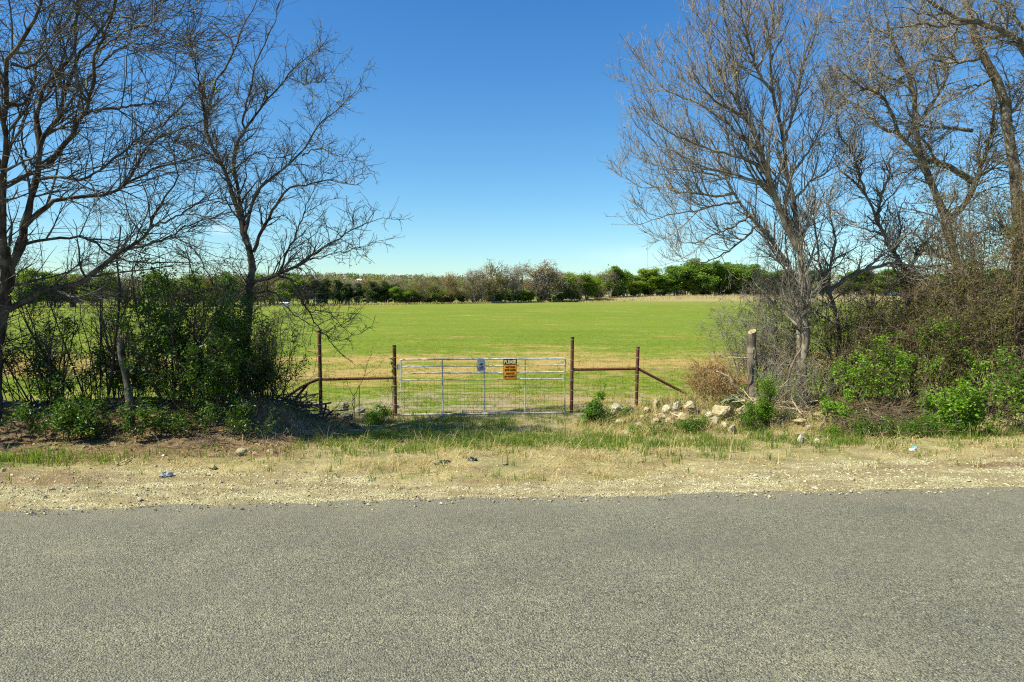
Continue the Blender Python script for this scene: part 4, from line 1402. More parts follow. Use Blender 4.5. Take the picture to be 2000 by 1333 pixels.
# ================================================================== BUSHES
def bush(name, label, cat, cx, Y, wid, hgt, dep, seed, stems=14, leaf=0, leaf_mat='leaf_shrub', lsize=(0.035, 0.06), twig='twig_brown', stem_r=0.008,
         dens=(7, 8, 0), lens=((0.2, 0.6), (0.1, 0.3), (0.05, 0.15)), up=0.18, wig=0.2, arch=0.0, z_lift=0.0, rmin=0.0026, group=None, fill=0.5, base=0.35, leaf_lo=0.0, droop=0.0, asp=0.5):
    """stems from a patch on the ground that fan out to fill a rounded crown wid x dep x hgt"""
    rr = np.random.default_rng(seed)
    x0 = (cx - CX) / FPX * Y
    a = rr.random(stems) * 2 * math.pi
    q_ = np.sqrt(rr.random(stems))
    bx = x0 + np.cos(a) * q_ * wid * 0.5 * base
    by = Y + np.sin(a) * q_ * dep * 0.5 * base
    bz = terrain(bx, by) - 0.04 + z_lift
    ex = x0 + np.cos(a) * q_ * wid * 0.5
    ey = Y + np.sin(a) * q_ * dep * 0.5
    ez = terrain(ex, ey) + z_lift + hgt * np.sqrt(np.maximum(0.05, 1 - 0.75 * q_ ** 2)) * (0.65 + 0.4 * rr.random(stems))
    S = 9
    u = np.linspace(0, 1, S)[None, :, None]
    A0 = np.stack([bx, by, bz], 1)[:, None]
    A1 = np.stack([ex, ey, ez], 1)[:, None]
    mid = A0 * 0.45 + A1 * 0.55
    mid[..., 2] += hgt * (0.12 + arch)
    P = (1 - u) ** 2 * A0 + 2 * u * (1 - u) * mid + u ** 2 * A1
    P = P + np.cumsum(rr.normal(size=P.shape), 1) * 0.016 * hgt * u + rr.normal(size=(stems, 1, 3)) * np.array([0.10, 0.06, 0]) * hgt * np.sin(u * 2.2)
    R = stem_r * (0.7 + 0.6 * rr.random((stems, 1))) * (1 - 0.72 * np.linspace(0, 1, S)[None])
    o_ = (float(x0), float(Y), float(terrain(x0, Y)))
    o = root(name, o_, label, cat, group)
    A, RA = grow(P, R, dens[0], lens[0], (30, 75), up, 4, wig, 0.12, 0.6, rmin * 1.2, rmin * .8, r=rr)
    B, RB = grow(A, RA, dens[1], lens[1], (30, 80), up * 0.4, 3, wig, 0.1, 0.7, rmin, rmin * .7, r=rr)
    g = Geo()
    g.add(*tubes(P, R, 5))
    parts_ = [A[:, 1:].reshape(-1, 3), B[:, 1:].reshape(-1, 3)]
    if len(A):
        g.add(*tubes(A, RA, 3))
    if len(B):
        g.add(*tubes(B, RB, 3))
    if dens[2]:
        Cc, RC = grow(B, RB, dens[2], lens[2], (30, 80), up * 0.3, 2, wig, 0.1, 0.7, rmin * .9, rmin * .6, r=rr)
        if len(Cc):
            g.add(*tubes(Cc, RC, 3))
            parts_.append(Cc[:, 1:].reshape(-1, 3))
    if g.n:
        link("branches", g.mesh("branches", M[twig], False, o_), o)
    if leaf:
        allp = np.concatenate(parts_)
        cl_ = fbm(allp[:, 0] * 2.2 + 3, allp[:, 2] * 2.2 + allp[:, 1] * 1.3, seed + 7, 3)
        w_ = np.clip((cl_ - 0.36) * 4, 0.04, 1) * np.where(allp[:, 2] - o_[2] < leaf_lo, 0.1, 1.0)
        idx = rr.choice(len(allp), size=leaf, p=w_ / w_.sum())
        V, F = leaves_geo(allp[idx] + rr.normal(size=(leaf, 3)) * 0.03, lsize, rr, asp=asp, droop=droop)
        link("leaves", mesh_np("leaves", V - np.array(o_), F, M[leaf_mat]), o)
    return o


GL, GR = "leafy shrubs on the left bank", "brush and vines on the right bank"
# left clump
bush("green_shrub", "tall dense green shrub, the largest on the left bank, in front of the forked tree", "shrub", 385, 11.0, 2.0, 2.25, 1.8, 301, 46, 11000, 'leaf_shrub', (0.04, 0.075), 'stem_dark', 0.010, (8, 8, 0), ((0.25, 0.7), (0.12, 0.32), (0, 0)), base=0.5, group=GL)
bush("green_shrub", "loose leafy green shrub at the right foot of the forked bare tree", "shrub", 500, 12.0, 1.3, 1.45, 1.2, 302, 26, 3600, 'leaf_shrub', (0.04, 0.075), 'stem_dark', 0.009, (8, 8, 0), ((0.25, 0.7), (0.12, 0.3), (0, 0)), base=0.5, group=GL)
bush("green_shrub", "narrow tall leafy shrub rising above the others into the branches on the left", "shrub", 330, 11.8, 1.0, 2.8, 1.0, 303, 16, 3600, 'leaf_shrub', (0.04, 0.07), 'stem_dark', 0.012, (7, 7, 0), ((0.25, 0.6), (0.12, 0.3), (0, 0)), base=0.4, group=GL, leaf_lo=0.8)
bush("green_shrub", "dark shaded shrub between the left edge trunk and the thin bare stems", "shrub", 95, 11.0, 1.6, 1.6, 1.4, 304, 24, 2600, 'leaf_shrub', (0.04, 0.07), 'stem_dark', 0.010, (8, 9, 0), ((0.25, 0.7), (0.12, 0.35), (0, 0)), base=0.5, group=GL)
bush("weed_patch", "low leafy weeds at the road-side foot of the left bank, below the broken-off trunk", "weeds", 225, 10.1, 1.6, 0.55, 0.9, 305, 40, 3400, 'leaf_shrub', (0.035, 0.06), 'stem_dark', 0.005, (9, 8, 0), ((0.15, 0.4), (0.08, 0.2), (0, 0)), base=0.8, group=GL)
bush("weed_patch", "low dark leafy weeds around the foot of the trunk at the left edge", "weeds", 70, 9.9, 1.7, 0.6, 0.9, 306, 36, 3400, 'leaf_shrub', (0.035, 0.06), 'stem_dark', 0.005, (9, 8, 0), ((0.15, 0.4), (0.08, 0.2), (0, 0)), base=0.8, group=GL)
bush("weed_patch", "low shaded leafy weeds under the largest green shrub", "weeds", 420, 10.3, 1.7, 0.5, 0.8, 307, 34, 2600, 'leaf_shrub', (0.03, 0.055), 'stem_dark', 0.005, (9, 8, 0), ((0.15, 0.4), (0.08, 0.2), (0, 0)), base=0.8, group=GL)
bush("bare_bush", "tangled dark leafless bush low at the left edge under the big tree", "bush", 70, 11.6, 2.6, 2.5, 1.6, 308, 16, 300, 'leaf_brown', (0.02, 0.04), 'twig_left', 0.010, (8, 8, 5), ((0.4, 1.2), (0.2, 0.6), (0.08, 0.25)), up=-0.02, base=0.5, wig=0.25)
bush("bare_bush", "tangled grey leafless bush behind the forked tree trunk", "bush", 500, 13.0, 2.3, 2.3, 1.2, 309, 26, 300, 'leaf_brown', (0.02, 0.04), 'twig_left', 0.010, (8, 8, 5), ((0.4, 1.0), (0.2, 0.5), (0.08, 0.25)), up=0.02, base=0.5, wig=0.25)
bush("bare_bush", "tangled leafless bush behind the broken-off trunk", "bush", 270, 12.6, 2.2, 2.5, 1.2, 310, 15, 250, 'leaf_brown', (0.02, 0.04), 'twig_left', 0.010, (7, 8, 4), ((0.4, 1.0), (0.2, 0.5), (0.08, 0.25)), up=0.02, base=0.5, wig=0.25)
bush("green_shrub", "shaded shrub standing beyond the left edge of the photo", "shrub", -170, 10.6, 2.4, 2.4, 1.8, 311, 40, 6500, 'leaf_shrub', (0.04, 0.075), 'stem_dark', 0.010, (7, 8, 0), ((0.25, 0.8), (0.12, 0.35), (0, 0)), base=0.5, group=GL)
bush("weed_patch", "feathery green weeds with a tall thin stem at the foot of the left gate post", "weeds", 750, 13.2, 0.6, 0.34, 0.5, 312, 30, 1700, 'leaf_mid', (0.025, 0.05), 'stem_dark', 0.004, (12, 9, 0), ((0.08, 0.25), (0.05, 0.12), (0, 0)), base=0.8)
sapling("single tall thin weed stem with small leaves, against the left gate post", [([(768, 812), (766, 770), (767, 730), (765, 700)], .006, .003)], 13.3, 330, dens=(9, 4, 0), lens=((0.04, 0.16), (0.03, 0.08), (0, 0)), buds=170, bud_mat='leaf_bright', name="tall_weed", grp=None, cat="weed", rmin=0.002)

bush("bare_bush", "high dark leafless tangle under the sweeping branches of the large left tree", "bush", 190, 11.8, 2.8, 3.3, 1.4, 314 + 60, 17, 250, 'leaf_brown', (0.02, 0.04), 'twig_left', 0.012, (8, 8, 5), ((0.4, 1.2), (0.2, 0.6), (0.08, 0.25)), up=-0.02, base=0.5, wig=0.25)
bush("bare_bush", "tall dark leafless tangle between the narrow leafy shrub and the forked tree", "bush", 420, 12.4, 2.0, 3.1, 1.2, 315 + 60, 14, 400, 'leaf_shrub', (0.03, 0.05), 'twig_left', 0.011, (8, 8, 5), ((0.4, 1.0), (0.2, 0.5), (0.08, 0.25)), up=0.0, base=0.5, wig=0.25)

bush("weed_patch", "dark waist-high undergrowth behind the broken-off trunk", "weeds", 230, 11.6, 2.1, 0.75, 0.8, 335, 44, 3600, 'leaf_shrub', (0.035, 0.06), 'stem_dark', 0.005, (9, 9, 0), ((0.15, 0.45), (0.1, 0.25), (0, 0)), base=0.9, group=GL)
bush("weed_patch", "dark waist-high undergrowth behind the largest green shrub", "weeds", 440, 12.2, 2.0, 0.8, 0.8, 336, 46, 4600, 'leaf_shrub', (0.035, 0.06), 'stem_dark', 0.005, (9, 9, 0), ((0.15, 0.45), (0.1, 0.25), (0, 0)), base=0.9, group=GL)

# right side small plants
bush("green_plant", "bright green bushy plant with a tall leafy spire, between the right gate posts", "plant", 1168, 12.9, 0.5, 0.40, 0.42, 313, 40, 2600, 'leaf_mid', (0.03, 0.06), 'stem_dark', 0.004, (12, 8, 0), ((0.08, 0.25), (0.05, 0.12), (0, 0)), base=0.8)
sapling("leafy yellow-green spire behind the bright green bushy plant", [([(1180, 812), (1176, 790), (1178, 770), (1182, 748)], .007, .003), ([(1178, 800), (1170, 780), (1172, 765)], .005, .003)], 13.2, 331, dens=(12, 5, 0), lens=((0.05, 0.18), (0.03, 0.08), (0, 0)), buds=420, bud_mat='leaf_bright', name="tall_weed", grp=None, cat="weed", rmin=0.002)
bush("green_shrub", "narrow upright bright green shrub in front of the two-trunked tree", "shrub", 1507, 11.6, 0.28, 0.86, 0.3, 314, 26, 4600, 'leaf_bright', (0.02, 0.04), 'stem_dark', 0.005, (11, 8, 0), ((0.08, 0.24), (0.05, 0.13), (0, 0)), base=0.5)
bush("green_shrub", "short bushy green shrub just left of the narrow upright one", "shrub", 1458, 11.4, 0.42, 0.45, 0.4, 315, 22, 2300, 'leaf_mid', (0.02, 0.04), 'stem_dark', 0.004, (11, 8, 0), ((0.08, 0.22), (0.05, 0.12), (0, 0)), base=0.5)
bush("green_shrub", "low round dark green shrub at the front of the rubble", "shrub", 1347, 11.2, 0.45, 0.24, 0.35, 316, 26, 1800, 'leaf_mid', (0.02, 0.04), 'stem_dark', 0.004, (12, 8, 0), ((0.06, 0.18), (0.04, 0.1), (0, 0)), base=0.5)
for i, (px, Y, lab) in enumerate(((1245, 11.4, "small green sprig in front of the right fence brace post"), (1283, 11.3, "small green sprig between the low round shrub and the spire plant"), (1382, 11.3, "small green sprig just right of the low round shrub"), (1225, 13.0, "small leafy plant beside the white rock near the fence"), (1640, 10.7, "small yellow-green plant by the white stones at the foot of the right bank"))):
    bush("small_plant", lab, "plant", px, Y, 0.26, 0.18 + 0.05 * (i % 2), 0.2, 340 + i, 14, 520, 'leaf_mid' if i % 2 else 'leaf_bright', (0.02, 0.04), 'stem_dark', 0.003, (12, 6, 0), ((0.05, 0.14), (0.03, 0.08), (0, 0)), base=0.5, group="small plants on the verge")

# right clump
bush("thorny_bush", "yellowish-brown thorny bush with sparse leaves, behind the sawn trunk", "bush", 1500, 13.3, 1.9, 3.1, 1.3, 320, 60, 2600, 'leaf_brown', (0.02, 0.04), 'twig_right', 0.007, (9, 9, 5), ((0.3, 0.9), (0.15, 0.45), (0.06, 0.2)), up=-0.05, base=0.55, wig=0.28, group=GR)
bush("thorny_bush", "brown thorny thicket between the two-trunked tree and the bright green vine", "bush", 1640, 13.0, 2.0, 2.2, 1.4, 321, 44, 2000, 'leaf_brown', (0.02, 0.04), 'twig_brown', 0.007, (9, 9, 5), ((0.3, 0.9), (0.15, 0.45), (0.06, 0.2)), up=-0.02, base=0.6, wig=0.28, group=GR)
bush("leafy_vine", "bright yellow-green leafy vine sprawling over brown twigs, middle of the right bank", "vine", 1720, 11.9, 1.5, 1.5, 0.9, 322, 30, 4000, 'leaf_bright', (0.03, 0.055), 'twig_brown', 0.006, (8, 8, 0), ((0.2, 0.6), (0.1, 0.3), (0, 0)), base=0.6, group=GR, leaf_lo=0.45, asp=0.75)
bush("leafy_vine", "broad green leafy vine low on the right bank, hanging to the verge", "vine", 1880, 10.9, 1.7, 0.95, 0.9, 323, 34, 3800, 'leaf_bright', (0.035, 0.065), 'twig_brown', 0.006, (8, 8, 0), ((0.2, 0.6), (0.1, 0.3), (0, 0)), base=0.7, group=GR, asp=0.75)
bush("leafy_vine", "green leafy vine climbing at the right edge of the photo", "vine", 1995, 11.3, 0.9, 1.5, 0.8, 324, 22, 1900, 'leaf_mid', (0.035, 0.06), 'twig_brown', 0.006, (8, 8, 0), ((0.2, 0.6), (0.1, 0.3), (0, 0)), base=0.6, group=GR, asp=0.75, leaf_lo=0.4)
bush("brown_thicket", "tall brown vine-draped thicket at the right edge in front of the grey trunk", "thicket", 1950, 12.6, 2.2, 5.0, 1.5, 325, 38, 9000, 'leaf_olive', (0.03, 0.055), 'twig_brown', 0.011, (6.5, 6.5, 2.5), ((0.4, 1.1), (0.2, 0.5), (0.08, 0.22)), up=-0.08, base=0.6, wig=0.26, group=GR)
bush("brown_thicket", "brown thicket of fine twigs below the crooked dark tree, behind the leafy vines", "thicket", 1815, 12.6, 2.3, 2.7, 1.4, 326, 44, 6500, 'leaf_olive', (0.022, 0.045), 'twig_brown', 0.008, (7, 7, 2.5), ((0.35, 1.0), (0.2, 0.5), (0.08, 0.22)), up=-0.05, base=0.65, wig=0.26, group=GR)
bush("brown_thicket", "high brown tangle of vines hung on the leaning old tree", "thicket", 1880, 13.8, 2.4, 5.2, 1.4, 327, 28, 6500, 'leaf_olive', (0.03, 0.055), 'twig_right', 0.011, (6, 6.5, 2.5), ((0.4, 1.1), (0.2, 0.5), (0.08, 0.22)), up=-0.08, base=0.5, wig=0.26, group=GR)
bush("leafy_vine", "small green vine spray at the foot of the bank, above the fallen branch", "vine", 1655, 11.5, 0.55, 0.7, 0.5, 328, 12, 800, 'leaf_bright', (0.035, 0.065), 'twig_brown', 0.005, (8, 7, 0), ((0.12, 0.35), (0.06, 0.18), (0, 0)), base=0.6, group=GR, asp=0.75)
bush("weed_patch", "dense low green weeds along the front foot of the right bank", "weeds", 1790, 10.5, 2.4, 0.35, 0.5, 329, 46, 3000, 'leaf_mid', (0.025, 0.05), 'stem_dark', 0.003, (11, 8, 0), ((0.08, 0.22), (0.05, 0.12), (0, 0)), base=0.9)
bush("brown_thicket", "brown thicket standing beyond the right edge of the photo", "thicket", 2160, 11.8, 2.4, 3.4, 1.6, 332, 26, 3000, 'leaf_brown', (0.022, 0.045), 'twig_brown', 0.008, (7, 8, 3), ((0.4, 1.1), (0.2, 0.5), (0.08, 0.22)), up=-0.05, base=0.6, wig=0.26, group=GR)

bush("thorny_bush", "tall see-through thorny bush between the two-trunked tree and the crooked dark tree", "bush", 1700, 13.4, 2.4, 2.7, 1.3, 333, 36, 1500, 'leaf_brown', (0.02, 0.04), 'twig_brown', 0.008, (8, 9, 5), ((0.4, 1.1), (0.2, 0.55), (0.06, 0.22)), up=-0.04, base=0.6, wig=0.28, group=GR)
bush("thorny_bush", "pale thorny bush wrapped round the foot of the two-trunked tree", "bush", 1560, 12.3, 1.3, 1.1, 0.9, 334, 26, 900, 'leaf_mid', (0.02, 0.04), 'twig_right', 0.006, (9, 9, 5), ((0.3, 0.8), (0.15, 0.4), (0.06, 0.2)), up=-0.02, base=0.6, wig=0.28, group=GR)

bush("brown_thicket", "dark twiggy thicket between the crooked dark tree and the leaning old tree", "thicket", 1790, 13.9, 2.0, 3.6, 1.2, 337, 26, 3400, 'leaf_brown', (0.022, 0.045), 'stem_dark', 0.010, (6, 6.5, 2.5), ((0.4, 1.1), (0.2, 0.5), (0.08, 0.22)), up=-0.05, base=0.6, wig=0.24, group=GR)
bush("brown_thicket", "dense olive-brown vine curtain over the grey trunk at the right edge", "thicket", 2010, 13.2, 1.8, 6.2, 1.2, 338, 34, 8000, 'leaf_olive', (0.03, 0.055), 'twig_brown', 0.009, (6, 6.5, 2.5), ((0.4, 1.1), (0.2, 0.5), (0.08, 0.22)), up=-0.06, base=0.6, wig=0.24, group=GR)

bush("leafy_vine", "bright yellow-green vine strands climbing the leaning old tree at mid height", "vine", 1840, 12.3, 0.9, 2.3, 0.7, 339, 12, 1900, 'leaf_bright', (0.03, 0.055), 'twig_brown', 0.007, (6, 6, 0), ((0.2, 0.6), (0.1, 0.3), (0, 0)), base=0.6, group=GR, asp=0.75, leaf_lo=0.6)

# tan ball of dead twigs by the fence brace, brush heap on the bank
bush("dead_brush", "tan heap of fine dead twigs against the right fence brace", "dead brush", 1400, 12.9, 1.05, 0.85, 0.8, 350, 60, 0, twig='tumble', stem_r=0.005, dens=(16, 15, 8), lens=((0.15, 0.5), (0.1, 0.3), (0.05, 0.12)), up=0.0, wig=0.35, base=0.8, rmin=0.0032)


def heap(name, label, cx, Y, wx, wy, h, n, seed, mat, ln=(0.4, 1.3), rad=(0.004, 0.013), tilt=0.35, side=6):
    rr = np.random.default_rng(seed)
    x0 = (cx - CX) / FPX * Y
    Ps, Rs = [], []
    for _ in range(n):
        u_, v_ = rr.normal(0, 0.42), rr.normal(0, 0.42)
        px_, py_ = x0 + u_ * wx, Y + v_ * wy
        L_ = rr.uniform(*ln)
        az = rr.normal(-0.35, 0.7) + (math.pi if rr.random() < 0.4 else 0)
        el = rr.normal(0.1, tilt)
        d_ = np.array([math.cos(az) * math.cos(el), math.sin(az) * math.cos(el), math.sin(el)])
        c_ = np.array([px_, py_, float(terrain(px_, py_)) + h * rr.random() * math.exp(-(u_ ** 2 + v_ ** 2) * 1.5)])
        P_ = c_ + d_ * L_ * np.linspace(-0.5, 0.5, 7)[:, None] + np.cumsum(rr.normal(size=(7, 3)) * 0.016, 0)
        P_[:, 2] = np.maximum(P_[:, 2], terrain(P_[:, 0], P_[:, 1]) + 0.006)
        Ps.append(P_)
        r0 = rr.uniform(*rad)
        Rs.append(np.linspace(r0, r0 * 0.35, 7))
    Ps, Rs = np.array(Ps), np.array(Rs)
    B, RB = grow(Ps, Rs, 3.0, (0.1, 0.45), (25, 60), 0.0, 3, 0.2, 0.2, 0.6, 0.003, 0.002, r=rr)
    B[..., 2] = np.maximum(B[..., 2], terrain(B[..., 0], B[..., 1]) + 0.004)
    o_ = (float(x0), float(Y), float(terrain(x0, Y)))
    o = root(name, o_, label, "brush pile")
    link("branches", Geo().add(*tubes(Ps, Rs, 5)).add(*tubes(B, RB, 3)).mesh("branches", mat, False, o_), o)


heap("brush_pile", "brown pile of cut dead branches fanned out below the leafy vines on the right", 1735, 11.0, 1.0, 0.55, 0.5, 190, 360, M['twig_brown'], rad=(0.003, 0.008))
heap("brush_pile", "dark pile of dead branches beside the curved fence brace on the left", 575, 12.6, 0.85, 0.6, 0.30, 60, 361, M['dead_wood_dark'], rad=(0.006, 0.022))
heap("brush_pile", "scatter of dry sticks at the foot of the largest green shrub", 395, 9.7, 0.7, 0.25, 0.12, 30, 362, M['dead_wood_dark'], ln=(0.2, 0.8), rad=(0.003, 0.009))
heap("brush_pile", "thin dry sticks lying over the right-hand rubble under the sawn trunk", 1530, 12.2, 1.1, 0.45, 0.22, 60, 363, M['dead_wood'], rad=(0.004, 0.011))

# sawn trunk
st_pts = [at(1474, 840, 12.7), at(1472, 770, 12.7), at(1470, 720, 12.72), at(1468, 685, 12.72), at(1469, 648, 12.7)]
st_pts[0][2] = gz(st_pts[0]) - 0.08
stc = catmull(st_pts, 14)
rs = np.linspace(0.115, 0.072, 14) * (1 + 0.05 * np.random.default_rng(8).normal(size=14))
o = root("sawn_trunk", (st_pts[0][0], st_pts[0][1], gz(st_pts[0])), "sawn-off upright grey trunk with a pale cut top and a long knot scar", "tree stump")
V, F = tubes(stc[None], rs[None], 18)
V = V.reshape(14, 18, 3)
rr = np.random.default_rng(77)
V += rr.normal(size=V.shape) * 0.003
V[-1, :, 2] -= 0.04 * np.cos(np.arange(18) * 2 * math.pi / 18 - 0.9)
V[-2, :, 2] -= 0.03 * np.cos(np.arange(18) * 2 * math.pi / 18 - 0.6)
link("trunk", mesh_np("trunk", V.reshape(-1, 3) - np.array(o.location), F, M['bark_right'], True), o)
top = V[-1]
ctr = top.mean(0) + (0, 0, 0.006)
cap_v = np.concatenate([top * 0.985 + ctr * 0.015 + (0, 0, 0.003), ctr[None]])
cap_f = np.array([[i, (i + 1) % 18, 18] for i in range(18)])
MC = mat_flat('cut_wood', (0.31, 0.245, 0.14), 0.8, 0.25)
link("cut_face", mesh_np("cut_face", cap_v - np.array(o.location), cap_f, MC), o)
kn = Geo()
a = np.linspace(0, 2 * math.pi, 17)
kc = at(1469.5, 690, 12.72) + np.array([0.0, -0.083, 0])
kn.tube([kc + np.array([0.024 * math.cos(q_), -0.004 * abs(math.cos(q_)), 0.10 * math.sin(q_)]) for q_ in a], 0.011, 6, cap=False)
link("knot_scar", kn.mesh("knot_scar", M['bark_right'], True, o.location), o)


def stick(label, pts, r0, r1, mat, name="fallen_branch", Y=None, seed=0, grp="fallen branches on the ground", lift=0.02, twigs=0.0):
    """pts: pixel polyline with optional depth; without depth the points lie on the ground"""
    P3 = []
    for p_ in pts:
        if len(p_) == 3:
            P3.append(at(p_[0], p_[1], p_[2]))
        else:
            g_ = G(p_[0], p_[1]); g_[2] += lift
            P3.append(g_)
    c = catmull(P3, 14)
    rr_ = np.random.default_rng(seed + 900)
    c = c + rr_.normal(size=c.shape) * 0.006
    ctr = c[0].copy()
    o = root(name, ctr, label, "branch", grp)
    R_ = np.linspace(r0, r1, 14) * (1 + 0.08 * rr_.normal(size=14))
    lg_ = Geo().tube(c, R_, 7)
    if twigs:
        A, RA = grow(c[None], R_[None], twigs, (0.15, 0.6), (25, 60), 0.05, 4, 0.2, 0.3, 0.6, 0.003, 0.002, r=rr_)
        if len(A):
            lg_.add(*tubes(A, RA, 4))
    link("limb", lg_.mesh("limb", mat, True, ctr), o)
    return o


stick("pale gnarled dead branch curving left from the sawn trunk", [(1462, 700, 12.6), (1440, 700, 12.5), (1415, 698, 12.5), (1400, 695, 12.4), (1388, 690, 12.4), (1370, 672, 12.4)], 0.016, 0.005, M['dead_wood'], twigs=3, seed=1)
stick("thick pale broken branch leaning left of the sawn trunk", [(1452, 770, 12.7), (1436, 758, 12.6), (1424, 738, 12.6), (1400, 725, 12.6)], 0.03, 0.018, M['dead_wood'], seed=2)
stick("grey forked dead branch standing in the thorny bush", [(1476, 650, 12.9), (1480, 610, 12.9), (1484, 582, 12.9), (1488, 560, 12.9), (1498, 545, 12.9), (1520, 542, 13.0), (1532, 555, 13.0)], 0.013, 0.004, M['dead_wood_dark'], twigs=9, seed=3)
stick("long pale branch leaning against the steel post", [(1520, 770, 12.9), (1512, 740, 12.9), (1500, 712, 12.9), (1480, 690, 12.9)], 0.02, 0.008, M['dead_wood'], seed=4, twigs=2)
stick("grey curved dead limb slanting up into the two-trunked tree", [(1532, 805, 12.2), (1537, 750, 12.2), (1548, 710, 12.2), (1566, 680, 12.3)], 0.026, 0.016, M['dead_wood_dark'], seed=5)
stick("bent pale root loop lying on the rubble heap", [(1435, 810, 12.2), (1418, 808, 12.1), (1404, 816, 12.0), (1402, 830, 11.9), (1420, 843, 11.7)], 0.018, 0.012, M['dead_wood'], seed=6)
stick("straight pale stick across the rubble, below the fence brace end", [(1295, 798), (1318, 812), (1348, 828)], 0.018, 0.012, M['dead_wood'], seed=7)
stick("short thick tan stick leaning on the rubble heap", [(1370, 790, 12.5), (1360, 800, 12.4), (1350, 810, 12.3)], 0.025, 0.02, M['dead_wood'], seed=8)
stick("dark cut branch leaning by the white stones", [(1618, 800, 11.6), (1610, 820, 11.5), (1598, 842, 11.4)], 0.026, 0.02, M['dead_wood_dark'], seed=9)
stick("thin pale stick sticking up from the brush at the foot of the two-trunked tree", [(1565, 810, 11.8), (1555, 795, 11.9), (1547, 782, 12.0)], 0.013, 0.009, M['dead_wood'], seed=10)
stick("long pale limb on top of the cut brush pile", [(1745, 825, 10.9), (1720, 815, 11.0), (1700, 806, 11.1), (1690, 800, 11.1)], 0.02, 0.012, M['dead_wood'], seed=11, twigs=2)
stick("pale upright limb at the left end of the cut brush pile", [(1712, 860, 10.6), (1702, 850, 10.7), (1692, 825, 10.8)], 0.017, 0.012, M['dead_wood'], seed=12)
stick("arching red-brown bramble cane over the cut brush pile", [(1640, 735, 11.3), (1655, 750, 11.2), (1675, 765, 11.1), (1690, 785, 11.0), (1700, 815, 10.8)], 0.008, 0.005, M['twig_brown'], name="bramble_cane", seed=13)
stick("weathered grey log lying down the left rubble slope", [(610, 790), (640, 808), (672, 826), (700, 838)], 0.045, 0.035, M['dead_wood_dark'], name="fallen_log", seed=14, lift=0.05, grp=None)
stick("thin dark stick on the grass below the left gate post", [(760, 838), (785, 846), (803, 850)], 0.010, 0.006, M['dead_wood_dark'], seed=15)
stick("twisted pale branch lying on the right rubble", [(1440, 800, 12.1), (1462, 790, 12.0), (1478, 780, 12.0)], 0.014, 0.008, M['dead_wood'], seed=16, twigs=3)
stick("long thin dry stick at the edge of the gravel, in front of the left bank", [(225, 912), (250, 902), (262, 894)], 0.010, 0.006, M['dead_wood'], seed=17, twigs=2)
stick("arching dry stem at the foot of the largest green shrub", [(330, 900), (318, 880, 9.8), (305, 855, 9.9), (300, 845, 9.9)], 0.008, 0.005, M['dead_wood'], seed=18)

# broad grey-green rosette plant on the rubble
pl = at(1432, 783, 12.4)
o = root("rosette_plant", pl, "grey-green plant with a few broad pointed leaves on top of the right rubble", "plant")
rr = np.random.default_rng(44)
for i, (az, el, L_) in enumerate(((-3.0, 0.25, 0.26), (-0.1, 0.2, 0.24), (-1.2, 0.55, 0.2), (-2.4, 0.5, 0.24), (0.8, 0.6, 0.22), (2.2, 0.7, 0.2), (-0.6, 0.35, 0.25))):
    d_ = np.array([math.cos(az) * math.cos(el), math.sin(az) * math.cos(el), math.sin(el)])
    sd_ = norm(np.cross(d_, [0, 0, 1])[None])[0]
    rows = []
    for u in np.linspace(0, 1, 7):
        w_ = 0.062 * math.sin(math.pi * min(1, 0.12 + 0.88 * u) ** 0.8) * (1 if u < 1 else 0.02)
        c_ = d_ * L_ * u + np.array([0, 0, -0.10 * u * u])
        rows.append([c_ - sd_ * w_ + (0, 0, w_ * 0.35), c_, c_ + sd_ * w_ + (0, 0, w_ * 0.35)])
    v_ = np.array(rows).reshape(-1, 3)
    f_ = np.array([[r_ * 3 + c_, r_ * 3 + c_ + 1, r_ * 3 + c_ + 4, r_ * 3 + c_ + 3] for r_ in range(6) for c_ in range(2)])
    link("leaf", mesh_np("leaf", v_, f_, M['leaf_grey'], True), o)

# ================================================================== ROCKS AND LITTER
def rock(name, label, px, py, w_, h_, mat, seed, grp, ground=True, flat=1.0, Y=None):
    """angular stone; px,py: where it meets the ground; w_,h_ in photo pixels"""
    p_ = G(px, py) if Y is None else at(px, py, Y)
    sc = p_[1] / FPX * (1.28 if name == 'limestone_rock' else 1.0)
    wx, hz = w_ * sc, h_ * sc
    rr_ = random.Random(seed)
    bm = bmesh.new()
    for _ in range(15):
        while True:
            v_ = Vector((rr_.uniform(-1, 1), rr_.uniform(-1, 1), rr_.uniform(-1, 1)))
            if 0.72 < v_.length < 1.0:
                break
        v_ = v_ + Vector((0, 0, 0)) * 0
        bm.verts.new((v_.x * wx * 0.54, v_.y * wx * 0.42, v_.z * hz * 0.62))
    res = bmesh.ops.convex_hull(bm, input=bm.verts)
    junk = [e for e in res["geom_interior"] if isinstance(e, bmesh.types.BMVert)]
    if junk:
        bmesh.ops.delete(bm, geom=junk, context='VERTS')
    bmesh.ops.bevel(bm, geom=bm.edges[:], offset=min(wx, hz) * 0.05, segments=1, affect='EDGES')
    bmesh.ops.triangulate(bm, faces=[f_ for f_ in bm.faces if len(f_.verts) > 4])
    bmesh.ops.subdivide_edges(bm, edges=bm.edges[:], cuts=1, use_grid_fill=True)
    for v_ in bm.verts:
        v_.co += Vector((rr_.gauss(0, 1), rr_.gauss(0, 1), rr_.gauss(0, 1))) * min(wx, hz) * 0.018
    me_ = bpy.data.meshes.new(name)
    bm.to_mesh(me_)
    bm.free()
    me_.materials.append(mat)
    o = link(name, me_, None, (p_[0], p_[1], p_[2] + hz * (0.34 if name == 'limestone_rock' else 0.36)))
    o.rotation_euler = (rr_.uniform(-.25, .25), rr_.uniform(-.25, .25), rr_.uniform(0, 6.28))
    tag(o, label, "rock", grp)
    return o


